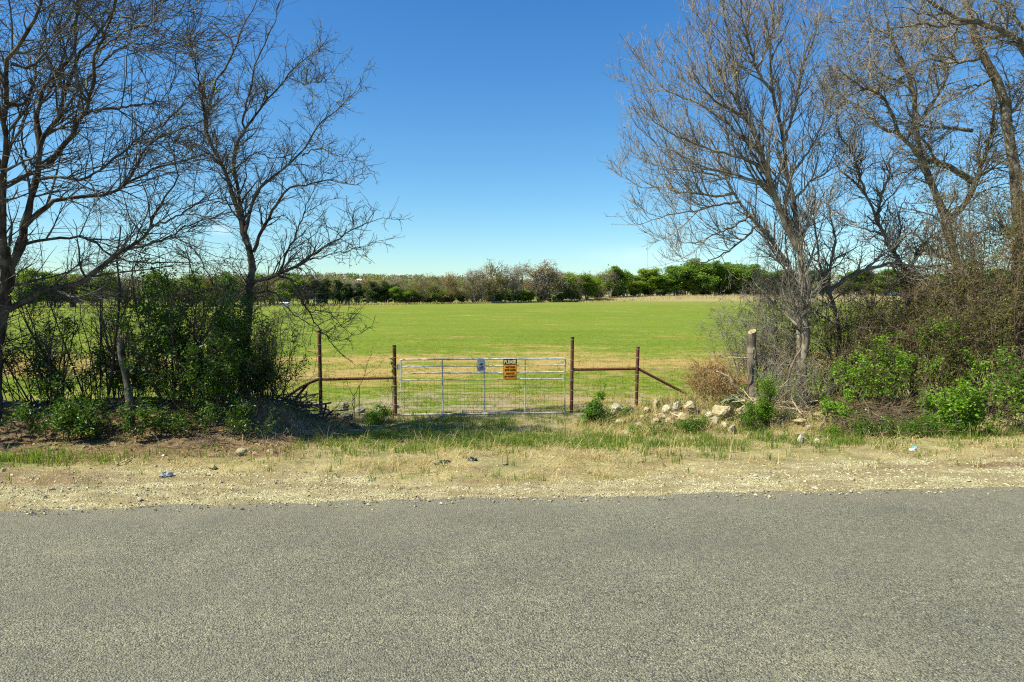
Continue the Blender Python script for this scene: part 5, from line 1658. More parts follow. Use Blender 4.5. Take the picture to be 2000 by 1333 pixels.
RR, RL, RV = "limestone rubble on the right bank", "rubble on the left bank", "loose white stones on the verge"
T_, W_, Gy = M['stone_tan'], M['stone_white'], M['stone_grey']
for i, (px, py, w_, h_, m_, lab) in enumerate((
    (1206, 812, 26, 24, W_, "bright white jagged rock beside the bushy plant right of the gate"),
    (1278, 802, 26, 20, T_, "pale tan pointed rock behind the straight stick, right of the brace post"),
    (1322, 800, 18, 16, W_, "small whitish rock at the back of the rubble, below the brace end"),
    (1348, 806, 28, 22, T_, "tan rock leaning at the left foot of the dead twig heap"),
    (1410, 818, 38, 30, T_, "large pale tan block in the middle of the right rubble"),
    (1432, 790, 30, 18, T_, "tan slab under the broad-leaved grey-green plant"),
    (1280, 832, 30, 20, T_, "tan flat-faced rock in front of the straight stick"),
    (1395, 830, 22, 16, W_, "whitish rock at the left corner of the large tan block"),
    (1293, 816, 18, 9, W_, "small flat white stone in the middle of the straight stick"),
    (1432, 848, 28, 18, T_, "tan block at the front foot of the rubble, left of the short bushy shrub"),
    (1330, 836, 22, 10, T_, "flat tan stone half buried in front of the dead twig heap"),
    (1234, 806, 24, 14, T_, "tan rock half buried at the foot of the right brace post"),
    (1212, 830, 24, 10, T_, "flat brown rock below the bright white jagged rock"),
    (1450, 815, 30, 16, T_, "tan rock at the right end of the large block"),
    (1600, 824, 22, 22, T_, "rounded tan rock by the dark cut branch, right of the upright shrub"),
    (1560, 830, 26, 12, T_, "layered yellowish slab between the upright shrub and the dark cut branch"),
    (1330, 815, 16, 9, W_, "tiny white rubble chip behind the bent stick"),
    (1228, 848, 30, 7, W_, "thin flat whitish stone in front of the right rubble"),
    (1375, 812, 16, 11, T_, "small tan rubble stone below the short thick stick"),
    (1258, 820, 16, 10, T_, "small tan rubble stone left of the straight stick"),
    (1468, 838, 18, 11, T_, "small tan stone behind the short bushy shrub"),
    (1300, 842, 14, 8, T_, "small tan stone at the front edge of the rubble"),
)):
    rock("limestone_rock", lab, px, py, w_, h_, m_, 500 + i, RR)
for i, (px, py, w_, h_) in enumerate(((1262, 808, 22, 16), (1300, 806, 24, 15), (1336, 824, 26, 14), (1362, 826, 20, 14), (1385, 818, 20, 13), (1310, 828, 22, 12), (1268, 840, 20, 9), (1415, 838, 24, 13), (1442, 832, 18, 12), (1352, 840, 16, 8), (1250, 834, 18, 9), (1488, 826, 18, 12), (1540, 822, 20, 12), (1580, 838, 18, 9))):
    rock("limestone_rock", "small pale rubble stone half buried in the soil of the right bank", px, py, w_, h_, (T_, W_, T_)[i % 3], 530 + i, "half buried rubble stones on the right bank")
for i, (px, py, w_, h_, m_, lab) in enumerate((
    (673, 800, 20, 18, Gy, "dark tilted rock standing on top of the left rubble"),
    (700, 806, 34, 12, Gy, "flat grey slab behind the tilted rock on the left rubble"),
    (678, 822, 32, 18, Gy, "large rounded grey rock under the flat slab on the left"),
    (712, 824, 20, 14, Gy, "grey rock nearest the gate on the left rubble"),
    (657, 813, 18, 10, Gy, "small grey rock at the foot of the left brace post"),
    (584, 836, 20, 16, Gy, "shaded grey rock on the dark left slope"),
    (600, 850, 22, 10, T_, "shaded tan rock low on the dark left slope"),
    (748, 874, 30, 7, T_, "flat tan stone in the grass at the edge of the left shade"),
    (640, 842, 14, 10, Gy, "small grey rock beside the weathered log"),
    (715, 845, 14, 9, T_, "small tan rock at the lower end of the weathered log"),
    (470, 890, 34, 16, T_, "brown rock at the bottom of the left bank by the gravel"),
    (415, 915, 24, 9, T_, "brown flat stone below the scattered dry sticks"),
    (530, 886, 24, 10, T_, "brown stone half buried at the right foot of the left bank"),
)):
    rock("rubble_rock", lab, px, py, w_, h_, m_, 560 + i, RL)
for i, (px, py, w_, h_, m_, lab) in enumerate((
    (1563, 866, 18, 22, W_, "upright white stone at the grass edge under the right bank"),
    (1597, 868, 14, 16, W_, "smaller white stone just right of the upright white one"),
    (1565, 852, 24, 10, T_, "tan stone behind the upright white stone"),
    (1475, 931, 11, 8, W_, "white stone on the gravel, leftmost of the three near the right road edge"),
    (1663, 938, 16, 8, W_, "white stone on the gravel, middle of the three near the right road edge"),
    (1591, 955, 16, 5, W_, "flat white stone at the road edge, nearest the asphalt on the right"),
    (1892, 941, 13, 5, W_, "small white stone at the road edge far to the right"),
    (852, 907, 20, 10, T_, "pale tan stone beside the black litter in front of the gate"),
    (273, 978, 16, 7, W_, "white stone at the road edge on the left"),
    (6, 921, 12, 8, W_, "white stone at the far left of the gravel"),
    (135, 956, 12, 6, W_, "small white stone on the left gravel, right one of a pair"),
    (101, 957, 11, 6, W_, "small white stone on the left gravel, left one of a pair"),
    (432, 943, 10, 6, W_, "white pebble on the gravel in front of the left bank"),
    (1115, 868, 14, 5, W_, "flat white stone in the grass right of the gate track"),
    (985, 908, 14, 6, Gy, "grey stone in the dry grass right of the black litter"),
    (88, 972, 10, 5, T_, "tan pebble at the left road edge"),
    (538, 946, 10, 6, Gy, "dark stone on the gravel in front of the shaded slope"),
    (813, 972, 7, 6, Gy, "dark pebble standing at the road edge in front of the gate"),
)):
    rock("verge_stone", lab, px, py, w_, h_, m_, 600 + i, RV)


def crumple(name, label, px, py, w_, h_, mat, seed):
    p_ = G(px, py)
    sc = p_[1] / FPX
    rr_ = np.random.default_rng(seed)
    n = 9
    u, v_ = np.meshgrid(np.linspace(-1, 1, n), np.linspace(-1, 1, n))
    X = u * w_ * sc * 0.5 * (1 - 0.2 * v_ ** 2)
    Yy = v_ * w_ * sc * 0.4 * (1 - 0.3 * u ** 2)
    Z = h_ * sc * (0.2 + 0.8 * rr_.random((n, n))) * (1 - 0.7 * np.maximum(abs(u), abs(v_)) ** 3)
    X, Yy = X + rr_.normal(0, 0.004, (n, n)), Yy + rr_.normal(0, 0.004, (n, n))
    i = (np.arange(n - 1) * n)[:, None] + np.arange(n - 1)[None]
    q_ = np.stack([i, i + 1, i + n + 1, i + n], -1).reshape(-1, 4)
    me_ = mesh_np(name, np.stack([X, Yy, Z], -1).reshape(-1, 3), q_, mat)
    o = link(name, me_, None, (p_[0], p_[1], p_[2] + 0.006))
    return tag(o, label, "litter", "litter on the verge")


crumple("plastic_bag", "crumpled bluish plastic bag at the gravel edge below the left bank", 326, 931, 28, 10, M['plastic_blue'], 1)
crumple("litter_scrap", "cyan scrap of litter in the grass under the right bank", 1786, 878, 9, 7, M['paper_cyan'], 2)
crumple("litter_scrap", "white scrap of litter touching the cyan one under the right bank", 1781, 881, 12, 5, M['paper_white'], 3)
crumple("litter_scrap", "black shredded litter on the dry grass in front of the gate", 922, 900, 20, 7, M['plastic_black'], 4)
crumple("litter_scrap", "dark thin scrap of litter left of the black shredded one", 868, 903, 24, 3, M['plastic_black'], 5)

# ================================================================== GRASS, GRAVEL, LEAF LITTER
r = np.random.default_rng(900)


def scatter_verge(n, s_lo, s_hi, t_lo, t_hi, dens_fn):
    s_ = r.uniform(s_lo, s_hi, n)
    t_ = r.uniform(t_lo, t_hi, n)
    k_ = r.random(n) < dens_fn(s_, t_)
    s_, t_ = s_[k_], t_[k_]
    x_, y_ = st2xy(s_, t_)
    return np.stack([x_, y_, terrain(x_, y_) - 0.004], 1), s_, t_


def visible_xy(p_, pad=1.1):
    return np.abs(p_[:, 0]) < p_[:, 1] * 0.7535 * pad + 0.6


def tufts(centres, per, spread, hr, wr, lean):
    n = len(centres)
    c = np.repeat(centres, per, axis=0)
    off = r.normal(size=(len(c), 2)) * spread
    p_ = c.copy()
    p_[:, 0] += off[:, 0]
    p_[:, 1] += off[:, 1]
    p_[:, 2] = terrain(p_[:, 0], p_[:, 1]) - 0.004
    h = r.uniform(hr[0], hr[1], len(p_)) * np.repeat(0.65 + 0.7 * r.random(n), per)
    w_ = r.uniform(wr[0], wr[1], len(p_))
    return blades(p_, h, w_, lean, r)


def dg_green(s_, t_):
    a, b, c = zones(s_, t_)
    clump = sm((fbm(s_ * 2.6, t_ * 2.6, 71) - 0.36) / 0.25)
    d_ = (0.12 + 1.1 * b) * clump * (1 - 0.95 * a) * (1 - 0.8 * c)
    d_ = np.maximum(d_, 1.0 * gauss(s_, t_, -7.0, 9.0, 2.6, 0.30))
    d_ = np.maximum(d_, 0.6 * gauss(s_, t_, 5.5, 10.2, 3.5, 0.35) * clump)
    return d_


P_, s_, t_ = scatter_verge(26000, -10, 10, 7.3, 14.5, dg_green)
P_ = P_[visible_xy(P_)]
V1, F1 = tufts(P_, 7, 0.035, (0.05, 0.15), (0.0022, 0.0045), (0.1, 0.8))
g = Geo()
g.add(V1, F1)
P_, s_, t_ = scatter_verge(5200, -9.5, 9.5, 8.3, 10.4, lambda a, b: np.maximum(gauss(a, b, -7.2, 8.95, 2.3, 0.28), 0.35 * gauss(a, b, 6.5, 10.0, 3.5, 0.25)))
V1, F1 = tufts(P_, 7, 0.04, (0.10, 0.26), (0.0028, 0.005), (0.15, 0.9))
g.add(V1, F1)
P_, s_, t_ = scatter_verge(1500, -2.5, 4, 9.0, 13.8, lambda a, b: 0.6 * sm((fbm(a * 2, b * 2, 77) - 0.5) / 0.15))
V1, F1 = tufts(P_, 9, 0.05, (0.08, 0.2), (0.0028, 0.005), (0.15, 0.9))
g.add(V1, F1)
P_, s_, t_ = scatter_verge(1600, 2.2, 7.5, 10.6, 13.0, lambda a, b: 0.75 * sm((fbm(a * 2.4, b * 2.4, 78) - 0.42) / 0.15))
V1, F1 = tufts(P_, 8, 0.05, (0.06, 0.2), (0.0026, 0.0048), (0.15, 1.1))
g.add(V1, F1)
tag(link("grass", g.mesh("grass", M['grass'])), kind="stuff")


def dg_dry(s_, t_):
    a, b, c = zones(s_, t_)
    clump = sm((fbm(s_ * 2.3, t_ * 2.3, 81) - 0.42) / 0.2)
    d_ = clump * (1 - 0.85 * a) * (1 - 0.75 * c) * (1 - 0.4 * b)
    return d_ * (0.35 + 0.65 * gauss(s_, t_, 1.0, 9.2, 6.0, 2.0))


P_, s_, t_ = scatter_verge(11000, -10, 10, 7.0, 14.5, dg_dry)
P_ = P_[visible_xy(P_)]
g = Geo()
V1, F1 = tufts(P_, 7, 0.07, (0.03, 0.15), (0.0016, 0.003), (0.9, 4.5))
g.add(V1, F1)
# taller dry stalks, bent over
P_, s_, t_ = scatter_verge(900, -3.5, 8, 7.4, 12.5, lambda a, b: 0.22 + 0.6 * gauss(a, b, 1.5, 9.3, 3.5, 1.2))
V1, F1 = tufts(P_[::3], 5, 0.05, (0.16, 0.42), (0.0018, 0.003), (0.3, 1.6))
g.add(V1, F1)
P_, s_, t_ = scatter_verge(1300, 2.2, 8.0, 10.8, 13.0, lambda a, b: 0.8)
V1, F1 = tufts(P_, 7, 0.06, (0.06, 0.28), (0.0018, 0.003), (0.4, 2.4))
g.add(V1, F1)
P_, s_, t_ = scatter_verge(700, -4.6, -2.0, 11.2, 13.6, lambda a, b: 0.7)
V1, F1 = tufts(P_, 7, 0.06, (0.06, 0.22), (0.0018, 0.003), (0.6, 2.8))
g.add(V1, F1)
tag(link("dry_grass", g.mesh("dry_grass", M['straw'])), kind="stuff")

# pasture just beyond the fence
def dg_field(s_, t_):
    return np.clip(1.25 - t_ / 46.0, 0.05, 1) * sm((fbm(s_ * 1.2, t_ * 1.2, 91) - 0.34) / 0.3)


n_ = 64000
t_ = 14.3 + 30 * r.random(n_) ** 1.35
s_ = (r.random(n_) * 2 - 1) * (t_ * 0.85 + 1)
k_ = r.random(n_) < dg_field(s_, t_)
s_, t_ = s_[k_], t_[k_]
x_, y_ = st2xy(s_, t_)
P_ = np.stack([x_, y_, terrain(x_, y_)], 1)
V1, F1 = tufts(P_, 4, 0.05, (0.03, 0.085), (0.0035, 0.006), (0.3, 1.4))
tag(link("pasture_grass", mesh_np("pasture_grass", V1, F1, M['grass_field'])), kind="stuff")

# gravel: low stones along the shoulder
def stones(P_, size, mat, name):
    n = len(P_)
    base = np.array([[1, 0, 0], [-0.5, 0.87, 0], [-0.5, -0.87, 0], [0.3, 0.2, 0.8], [-0.35, 0.05, 0.7], [0.1, -0.3, 0.75], [0, 0, -0.5]])
    fc = np.array([[0, 1, 3], [1, 4, 3], [1, 2, 4], [2, 5, 4], [2, 0, 5], [0, 3, 5], [3, 4, 5], [1, 0, 6], [2, 1, 6], [0, 2, 6]])
    az = r.random(n) * 6.283
    sz = size[0] + (size[1] - size[0]) * r.random(n) ** 4
    v_ = base[None] * (1 + 0.25 * r.normal(size=(n, 7, 3))) * sz[:, None, None] * np.array([1.0, 0.8, 0.62])
    ca, sa_ = np.cos(az)[:, None], np.sin(az)[:, None]
    X = v_[..., 0] * ca - v_[..., 1] * sa_
    Y_ = v_[..., 0] * sa_ + v_[..., 1] * ca
    v_ = np.stack([X, Y_, v_[..., 2]], -1) + P_[:, None] + np.array([0, 0, 0.15]) * sz[:, None, None]
    f_ = (np.arange(n) * 7)[:, None, None] + fc[None]
    return mesh_np(name, v_.reshape(-1, 3), f_.reshape(-1, 3), mat)


def dg_gravel(s_, t_):
    a, b, c = zones(s_, t_)
    return np.clip(a * (0.25 + 0.9 * fbm(s_ * 1.3, t_ * 3, 95)) + 0.06, 0, 1) * np.clip((t_ - 6.1) / 0.5, 0.02, 1) ** 2


P_, s_, t_ = scatter_verge(100000, -9.5, 9.5, 6.1, 9.6, dg_gravel)
P_ = P_[visible_xy(P_)]
P_[:, 2] = np.where(xy2st(P_[:, 0], P_[:, 1])[1] < T_ROAD, 0.016, P_[:, 2])
tag(link("gravel", stones(P_, (0.005, 0.024), M['gravel'], "gravel")), kind="stuff")
P_, s_, t_ = scatter_verge(9000, -9.5, 9.5, 9.0, 14.2, lambda a, b: zones(a, b)[2] * np.where(a < 0, 0.22, 0.8))
P_ = P_[visible_xy(P_)]
P2_, s_, t_ = scatter_verge(1500, 2.4, 8, 11.0, 13.3, lambda a, b: 0.8 * np.exp(-((b - 12.1) / 0.8) ** 2))
P_ = np.concatenate([P_, P2_])
tag(link("rubble_chips", stones(P_, (0.008, 0.05), M['gravel'], "rubble_chips")), kind="stuff")

# dead leaves on the banks
P_, s_, t_ = scatter_verge(30000, -10, 10, 8.3, 14.2, lambda a, b: np.clip(zones(a, b)[2] * 0.9 + 0.04, 0, 1))
P_ = P_[visible_xy(P_)]
P_[:, 2] += 0.01
V1, F1 = leaves_geo(P_, (0.02, 0.06), r, up=1.2)
tag(link("leaf_litter", mesh_np("leaf_litter", V1, F1, M['leaf_dead'])), kind="stuff")

# ================================================================== FAR TREELINE
def far_proto(kind, seed, hgt, wid, npl=260, szk=0.034):
    """unit-size tree in metres at the origin: trunk mesh and crown mesh"""
    rr = np.random.default_rng(seed)
    mats = {'juniper': 'far_juniper', 'oak': 'far_oak', 'spring': 'far_spring', 'olive': 'far_olive', 'rust': 'far_rust', 'grey': 'far_grey'}
    dense = kind in ('juniper', 'oak', 'spring')
    nst = {'juniper': 3, 'oak': 2, 'spring': 2, 'olive': 3, 'rust': 1, 'grey': 2}[kind]
    S = 8
    P, R = [], []
    for i in range(nst):
        az = rr.random() * 6.28
        sp = rr.uniform(0.05, 0.2) * wid
        top = np.array([math.cos(az) * sp, math.sin(az) * sp, hgt * rr.uniform(0.62, 0.9)])
        b = np.array([math.cos(az), math.sin(az), 0]) * 0.04 * wid * (nst > 1)
        u = np.linspace(0, 1, S)[:, None]
        P.append(b * (1 - u) + top * u + np.cumsum(rr.normal(size=(S, 3)) * 0.02 * hgt, 0) * np.array([1, 1, 0.2]) * u - np.array([0, 0, 0.3]) * (1 - u))
        R.append(np.linspace(0.026 * hgt / math.sqrt(nst), 0.006 * hgt, S))
    P, R = np.array(P), np.array(R)
    A, RA = grow(P, R, 16 / hgt, (0.22 * wid, 0.6 * wid), (35, 75), 0.2, 5, 0.16, 0.14, 0.6, 0.006 * hgt, 0.003 * hgt, r=rr)
    B, RB = grow(A, RA, 22 / hgt, (0.1 * wid, 0.32 * wid), (30, 70), 0.15, 3, 0.2, 0.15, 0.7, 0.0042 * hgt, 0.0022 * hgt, r=rr)
    gt = Geo().add(*tubes(P, R, 6)).add(*tubes(A, RA, 4))
    gc_ = Geo()
    if not dense:
        Cc, RC = grow(B, RB, 22 / hgt, (0.05 * wid, 0.18 * wid), (30, 70), 0.1, 2, 0.2, 0.1, 0.8, 0.0030 * hgt, 0.0018 * hgt, r=rr)
        gt.add(*tubes(B, RB, 3))
        pts = np.concatenate([B[:, 1:].reshape(-1, 3), Cc[:, 1:].reshape(-1, 3)])
        gc_.add(*tubes(Cc, RC, 3))
        nl = {'olive': 5200, 'rust': 6000, 'grey': 2600}[kind]
        sz = 0.015 * hgt
    else:
        # leaf clumps in uneven lobes with gaps
        nlobe = {'juniper': 34, 'oak': 44, 'spring': 40}[kind]
        src = np.concatenate([A[:, 2:].reshape(-1, 3), B[:, 1:].reshape(-1, 3)])
        src = src[src[:, 2] > hgt * (0.14 if kind == 'juniper' else 0.16)]
        cen = src[rr.integers(0, len(src), nlobe)]
        if kind == 'juniper':
            cen[:, :2] *= (1.1 - 0.55 * (cen[:, 2:3] / hgt))
        pts = []
        for c in cen:
            rad = rr.uniform(0.09, 0.18) * wid
            q_ = norm(rr.normal(size=(npl, 3))) * (rr.random((npl, 1)) ** 0.45) * rad * np.array([1.15, 1.15, 0.8])
            pts.append(c + q_)
        pts = np.concatenate(pts + [src])
        nl = len(pts)
        sz = szk * wid
    if not dense:
        cen = A[:, 2:].reshape(-1, 3)
        cen = cen[cen[:, 2] > 0.25 * hgt]
        cen = cen[rr.integers(0, len(cen), 26)]
        ex = [c + norm(rr.normal(size=(110, 3))) * (rr.random((110, 1)) ** 0.5) * rr.uniform(0.10, 0.2) * wid for c in cen]
        pts = np.concatenate([pts] + ex)
        nl = int(nl * 1.3)
    idx = rr.choice(len(pts), size=min(nl, len(pts)), replace=False)
    V, F = leaves_geo(pts[idx], (sz * 0.6, sz * 1.5), rr, asp=0.8, up=0.3)
    gc_.add(V, F)
    av = np.concatenate([np.concatenate(gt.v), np.concatenate(gc_.v)])
    top_ = np.percentile(av[:, 2], 99.7)
    rad_ = np.percentile(np.linalg.norm(av[:, :2], axis=1), 97)
    fx = np.array([wid / 2 / rad_, wid / 2 / rad_, hgt / top_])
    for gg in (gt, gc_):
        gg.v = [v_ * fx for v_ in gg.v]
    return gt.mesh("trunk", M['far_trunk'], False), gc_.mesh("crown", M[mats[kind]], False)


PROTO = {}
spec = {'juniper': (3, 5.0, 3.7), 'oak': (3, 10.0, 10.5), 'spring': (3, 8.0, 7.6), 'olive': (3, 7.0, 7.0), 'rust': (3, 8.0, 7.2), 'grey': (3, 8.0, 7.4)}
sd_ = 2000
for kd, (nv, hh, ww) in spec.items():
    PROTO[kd] = []
    for i in range(nv):
        sd_ += 7
        PROTO[kd].append((far_proto(kd, sd_, hh, ww), hh))

# unseen evergreen oak put in beyond the frame to shade the left bank
for i, (x_, y_, hh_, ww_, lab_) in enumerate(((-13.2, 10.4, 9.5, 6.5, "unseen evergreen oak added beyond the left edge to shade the left bank"),)):
    tm_, cm_ = far_proto('oak', 3001 + i, hh_, ww_, 110, 0.018)
    o = root("oak_tree", (x_, y_, float(terrain(x_, y_))), lab_, "tree")
    link("trunk", tm_, o)
    link("crown", cm_, o)

ORD = "first second third fourth fifth sixth seventh eighth ninth tenth eleventh twelfth thirteenth fourteenth fifteenth sixteenth seventeenth eighteenth nineteenth twentieth".split()
TENS = {20: "twenty", 30: "thirty", 40: "forty", 50: "fifty"}


def ordinal(i):
    if i < 20:
        return ORD[i]
    if (i + 1) % 10 == 0:
        return TENS[i + 1][:-1] + "ieth"
    return TENS[(i + 1) // 10 * 10] + "-" + ORD[i % 10]


KN = {'juniper': ("juniper_tree", "dark green juniper"), 'oak': ("oak_tree", "dense green oak"), 'spring': ("leafing_tree", "bright spring-green tree"),
      'olive': ("budding_tree", "olive-brown budding tree"), 'rust': ("rust_tree", "rusty brown tree"), 'grey': ("leafless_tree", "grey leafless tree")}
rt = np.random.default_rng(777)
LINE = []      # (px, base_depth, top_px_y, kind, row)


def edge_depth(px):
    return float(np.interp(px, [-200, 300, 620, 780, 950, 1130, 1250, 1450, 1700, 2200], [120, 138, 150, 165, 190, 225, 252, 262, 262, 240]))


def add_far(px, top, kd, dd=0.0):
    LINE.append((px, edge_depth(px) + dd, top, kd))


# front row, traced from left to right: (px, y of the top)
for px, top, kd in (
    (-60, 520, 'olive'), (10, 530, 'grey'), (60, 528, 'spring'), (110, 535, 'oak'), (150, 538, 'olive'), (190, 532, 'spring'), (235, 542, 'olive'), (275, 540, 'grey'), (310, 535, 'oak'), (345, 545, 'olive'),
    (380, 540, 'spring'), (415, 545, 'olive'), (450, 535, 'oak'), (490, 548, 'grey'), (525, 545, 'olive'), (560, 540, 'spring'), (595, 545, 'olive'),
    (618, 550, 'juniper'), (637, 548, 'juniper'), (660, 549, 'juniper'), (680, 556, 'juniper'), (705, 555, 'juniper'), (731, 552, 'juniper'), (757, 553, 'juniper'), (773, 558, 'juniper'),
    (781, 562, 'spring'), (800, 553, 'olive'), (822, 543, 'olive'), (845, 540, 'olive'), (862, 560, 'spring'), (883, 538, 'rust'), (910, 555, 'olive'), (925, 533, 'grey'), (945, 528, 'grey'), (964, 517, 'olive'), (985, 526, 'grey'),
    (1005, 530, 'grey'), (1022, 520, 'grey'), (1050, 516, 'rust'), (1068, 527, 'grey'), (1080, 530, 'grey'), (1098, 535, 'spring'), (1118, 540, 'olive'), (1135, 545, 'grey'), (1152, 538, 'spring'), (1170, 545, 'olive'),
    (1190, 530, 'grey'), (1205, 524, 'oak'), (1222, 545, 'grey'), (1243, 540, 'spring'), (1270, 527, 'spring'), (1292, 545, 'oak'), (1318, 522, 'oak'), (1347, 509, 'oak'), (1352, 548, 'spring'), (1380, 514, 'oak'), (1410, 518, 'oak'),
    (1440, 516, 'oak'), (1475, 520, 'oak'), (1500, 540, 'olive'), (1530, 530, 'oak'), (1565, 535, 'grey'), (1600, 528, 'oak'), (1640, 538, 'olive'), (1680, 530, 'oak'), (1720, 540, 'spring'), (1760, 532, 'oak'), (1800, 536, 'spring'),
    (1850, 530, 'oak'), (1900, 536, 'olive'), (1960, 528, 'oak'), (2030, 530, 'oak')):
    add_far(px + rt.normal(0, 2), top, kd, rt.uniform(0, 5))
# second row fills the gaps behind
for i, px in enumerate(np.linspace(-80, 2060, 74)):
    if 600 < px < 790:
        kd = ['grey', 'olive', 'grey'][i % 3]; top = rt.uniform(546, 552)
    elif px < 600:
        kd = ['olive', 'grey', 'spring'][i % 3]; top = rt.uniform(536, 550)
    elif px < 1110:
        kd = ['olive', 'grey', 'olive', 'grey'][i % 4]; top = rt.uniform(538, 552)
    elif px < 1300:
        kd = ['oak', 'olive', 'spring', 'grey'][i % 4]; top = rt.uniform(534, 548)
    else:
        kd = ['oak', 'olive', 'oak'][i % 3]; top = rt.uniform(528, 540)
    add_far(px + rt.normal(0, 8), top, kd, rt.uniform(12, 24))
for px in list(np.linspace(1085, 1330, 16)) + list(np.linspace(785, 945, 9)) + list(np.linspace(600, 780, 9)):
    mid_ = 785 < px < 950
    add_far(px + rt.normal(0, 5), rt.uniform(545, 551) if px < 950 else rt.uniform(533, 543), ['olive', 'grey', 'spring', 'olive', 'grey'][int(rt.integers(0, 5))], rt.uniform(26, 36))
# low scrub at the foot
for px in np.linspace(780, 1530, 74):
    add_far(px + rt.normal(0, 6), rt.uniform(566, 577) - (4 if px > 1150 else 0), ['olive', 'grey', 'spring', 'olive', 'oak'][int(rt.integers(0, 5))], rt.uniform(2, 9))

LINE.sort(key=lambda q_: q_[0])
seen = {}
for px, Y, top, kd in LINE:
    g_ = GX(px, Y)
    zt = at(px, top, Y)[2]
    H = max(1.2, zt - g_[2]) * (1.10 if kd in ('grey', 'rust', 'olive') else 1.03)
    (tm, cm), hh = PROTO[kd][int(rt.integers(0, len(PROTO[kd])))]
    nm, desc = KN[kd]
    low = H < 4.0
    if low:
        nm, desc = "scrub_bush", {"juniper": "dark green", "oak": "dark green", "spring": "bright green", "olive": "olive-brown", "rust": "rusty brown", "grey": "grey twiggy"}[kd] + " scrub bush"
        lab_tail = "below the far treeline"
    else:
        lab_tail = "in the far treeline"
    i = seen.get(desc, 0)
    seen[desc] = i + 1
    o = root(nm, g_, f"{desc} {lab_tail}, {ordinal(i)} of its kind from the left", "bush" if low else "tree", "scrub bushes below the far treeline" if low else "trees of the far treeline")
    k_ = H / hh
    wx = k_ * rt.uniform(0.9, 1.2) * (1.5 if low else 1.0)
    o.scale = (wx, wx, k_)
    o.rotation_euler = (0, 0, rt.uniform(0, 6.28))
    link("trunk", tm, o)
    link("crown", cm, o)

# wooded hills beyond: one mass
def hill_woods():
    rr = np.random.default_rng(4242)
    V_, F_, mi, base = [], [], [], 0
    n = 2600
    Y = rr.uniform(320, 640, n)
    px = rr.uniform(-150, 2150, n)
    x_ = (px - CX) / FPX * Y
    z_ = terrain(x_, Y)
    Hh = rr.uniform(3.0, 5.2, n)
    k = 46
    q_ = norm(rr.normal(size=(n, k, 3))) * (rr.random((n, k, 1)) ** 0.4)
    q_[..., 2] = q_[..., 2] * 0.5 + 0.55
    c = np.stack([x_, Y, z_], 1)[:, None] + q_ * (Hh[:, None, None] * np.array([0.55, 0.55, 1.0]))
    V, F = leaves_geo(c.reshape(-1, 3), (0.7, 1.6), rr, asp=0.8, up=0.3)
    clump = fbm(x_ * 0.02, Y * 0.02, 5) + rr.normal(0, 0.1, n)
    crest = sm((Y - 480) / 100)
    kind = np.where(rr.random(n) < 0.25 + 0.6 * crest, 0, np.where(clump > 0.52, 1, np.where(clump > 0.44, 2, 3)))
    return mesh_np("hillside_woods", V, F, [M['far_oak'], M['far_grey'], M['far_olive'], M['far_grey']], False, None, np.repeat(kind, k))


tag(link("hillside_woods", hill_woods()), kind="stuff")

# dry standing grass on the far rise and along the edge of the wood
rr = np.random.default_rng(51)
n_ = 9000
px = rr.uniform(600, 1560, n_)
Y = np.array([edge_depth(p_) for p_ in px]) + rr.uniform(-26, 2, n_) * np.where(px > 1130, 1.0, 0.14)
x_ = (px - CX) / FPX * Y
P_ = np.stack([x_, Y, terrain(x_, Y)], 1)
V1, F1 = blades(P_, rr.uniform(0.3, 0.75, n_), rr.uniform(0.03, 0.08, n_), (0.1, 0.7), rr)
tag(link("tall_dry_grass", mesh_np("tall_dry_grass", V1, F1, M['straw'])), kind="stuff")

# far fence on the right: thin posts and wires
ff = at(1290, 590, 232)
o = root("field_fence", (ff[0], ff[1], gz(ff)), "distant wire fence with thin posts along the dry strip on the far right", "fence")
pts = []
for px in np.linspace(1180, 1560, 22):
    Y_ = edge_depth(px) - 20
    g_ = GX(px, Y_)
    pts.append(g_)
    link("post", Geo().tube([g_ - (0, 0, .2), g_ + (0, 0, 1.5)], 0.06, 5).mesh("post", M['far_trunk'], False, o.location), o)
wg = Geo()
for h in (0.4, 0.8, 1.2):
    wg.tube(np.array(pts) + (0, 0, h), 0.012, 3, cap=False)
link("wire", wg.mesh("wire", M['wire'], False, o.location), o)


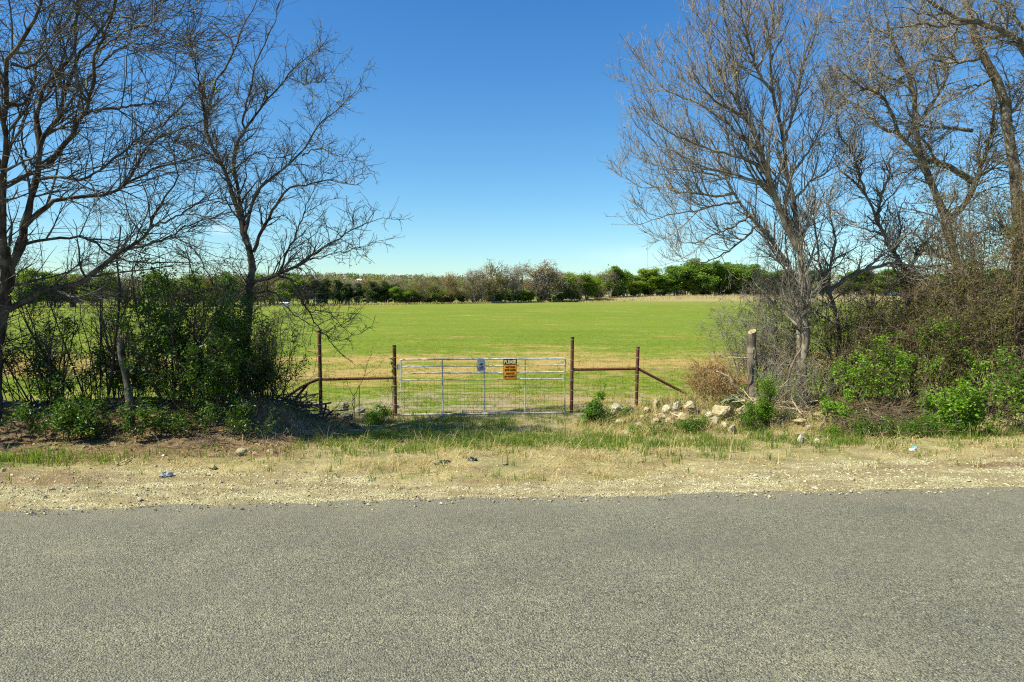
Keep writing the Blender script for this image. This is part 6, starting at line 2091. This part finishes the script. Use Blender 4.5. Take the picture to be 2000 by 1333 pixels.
# far buildings
def far_house(name, label, cat, px, Y, base_py, wid, dep, wall_h, roof_h, rot=0.0):
    p_ = at(px, base_py, Y)
    o = root(name, p_, label, cat)
    o.rotation_euler = (0, 0, rot)
    link("wall", Geo().box((0, 0, wall_h / 2 - 1.0), (wid, dep, wall_h + 2.0)).mesh("wall", M['white_wall']), o)
    ov = 0.3
    v = np.array([[-wid / 2 - ov, -dep / 2 - ov, wall_h], [wid / 2 + ov, -dep / 2 - ov, wall_h], [wid / 2 + ov, dep / 2 + ov, wall_h], [-wid / 2 - ov, dep / 2 + ov, wall_h],
                  [-wid / 2 - ov, 0, wall_h + roof_h], [wid / 2 + ov, 0, wall_h + roof_h]])
    link("roof", mesh_np("roof", v, [np.array([[0, 1, 5, 4], [2, 3, 4, 5], [3, 2, 1, 0]]), np.array([[1, 2, 5], [3, 0, 4]])], M['roof_white']), o)
    for dx in (-0.25, 0.2):
        link("window", Geo().box((wid * dx, -dep / 2 - 0.01, wall_h * 0.5), (wid * 0.12, 0.08, wall_h * 0.35)).mesh("window", M['window_dark']), o)
    return o


far_house("farmhouse", "white-roofed building on the wooded hillside above the junipers", "house", 702, 455, 549, 2.6, 3.0, 0.3, 1.0)
far_house("farmhouse", "smaller white-roofed building on the hillside, right of the other one", "house", 794, 470, 552, 2.2, 2.6, 0.3, 1.0, 0.3)
far_house("shed", "tiny white shed seen through the forked tree's lower twigs", "shed", 557, 132, 596, 1.1, 1.0, 0.35, 0.2)
far_house("shed", "long low white-roofed shed seen through the bare limbs on the right", "shed", 1748, 262, 571, 6.0, 4.0, 0.1, 0.35)

# radio mast
mp_ = at(1264, 540, 1500)
o = root("radio_mast", (mp_[0], mp_[1], gz(mp_)), "very thin distant radio mast rising above the green trees on the right", "mast")
hm = at(1264, 470, 1500)[2] - gz(mp_)
lg = Geo()
for a in (0, 2.09, 4.19):
    lg.tube([[0.7 * math.cos(a), 0.7 * math.sin(a), 0], [0.5 * math.cos(a), 0.5 * math.sin(a), hm]], 0.12, 4)
for i in range(24):
    z0_ = hm * i / 24
    a = (i % 3) * 2.09
    lg.tube([[0.6 * math.cos(a), 0.6 * math.sin(a), z0_], [0.6 * math.cos(a + 2.09), 0.6 * math.sin(a + 2.09), z0_ + hm / 24]], 0.07, 4)
link("lattice", lg.mesh("lattice", M['mast']), o)
link("antenna", Geo().tube([[0, 0, hm], [0, 0, hm + 7]], 0.12, 5).mesh("antenna", M['mast']), o)
print("objects", len(bpy.data.objects), "polys", sum(len(m_.polygons) for m_ in bpy.data.meshes))
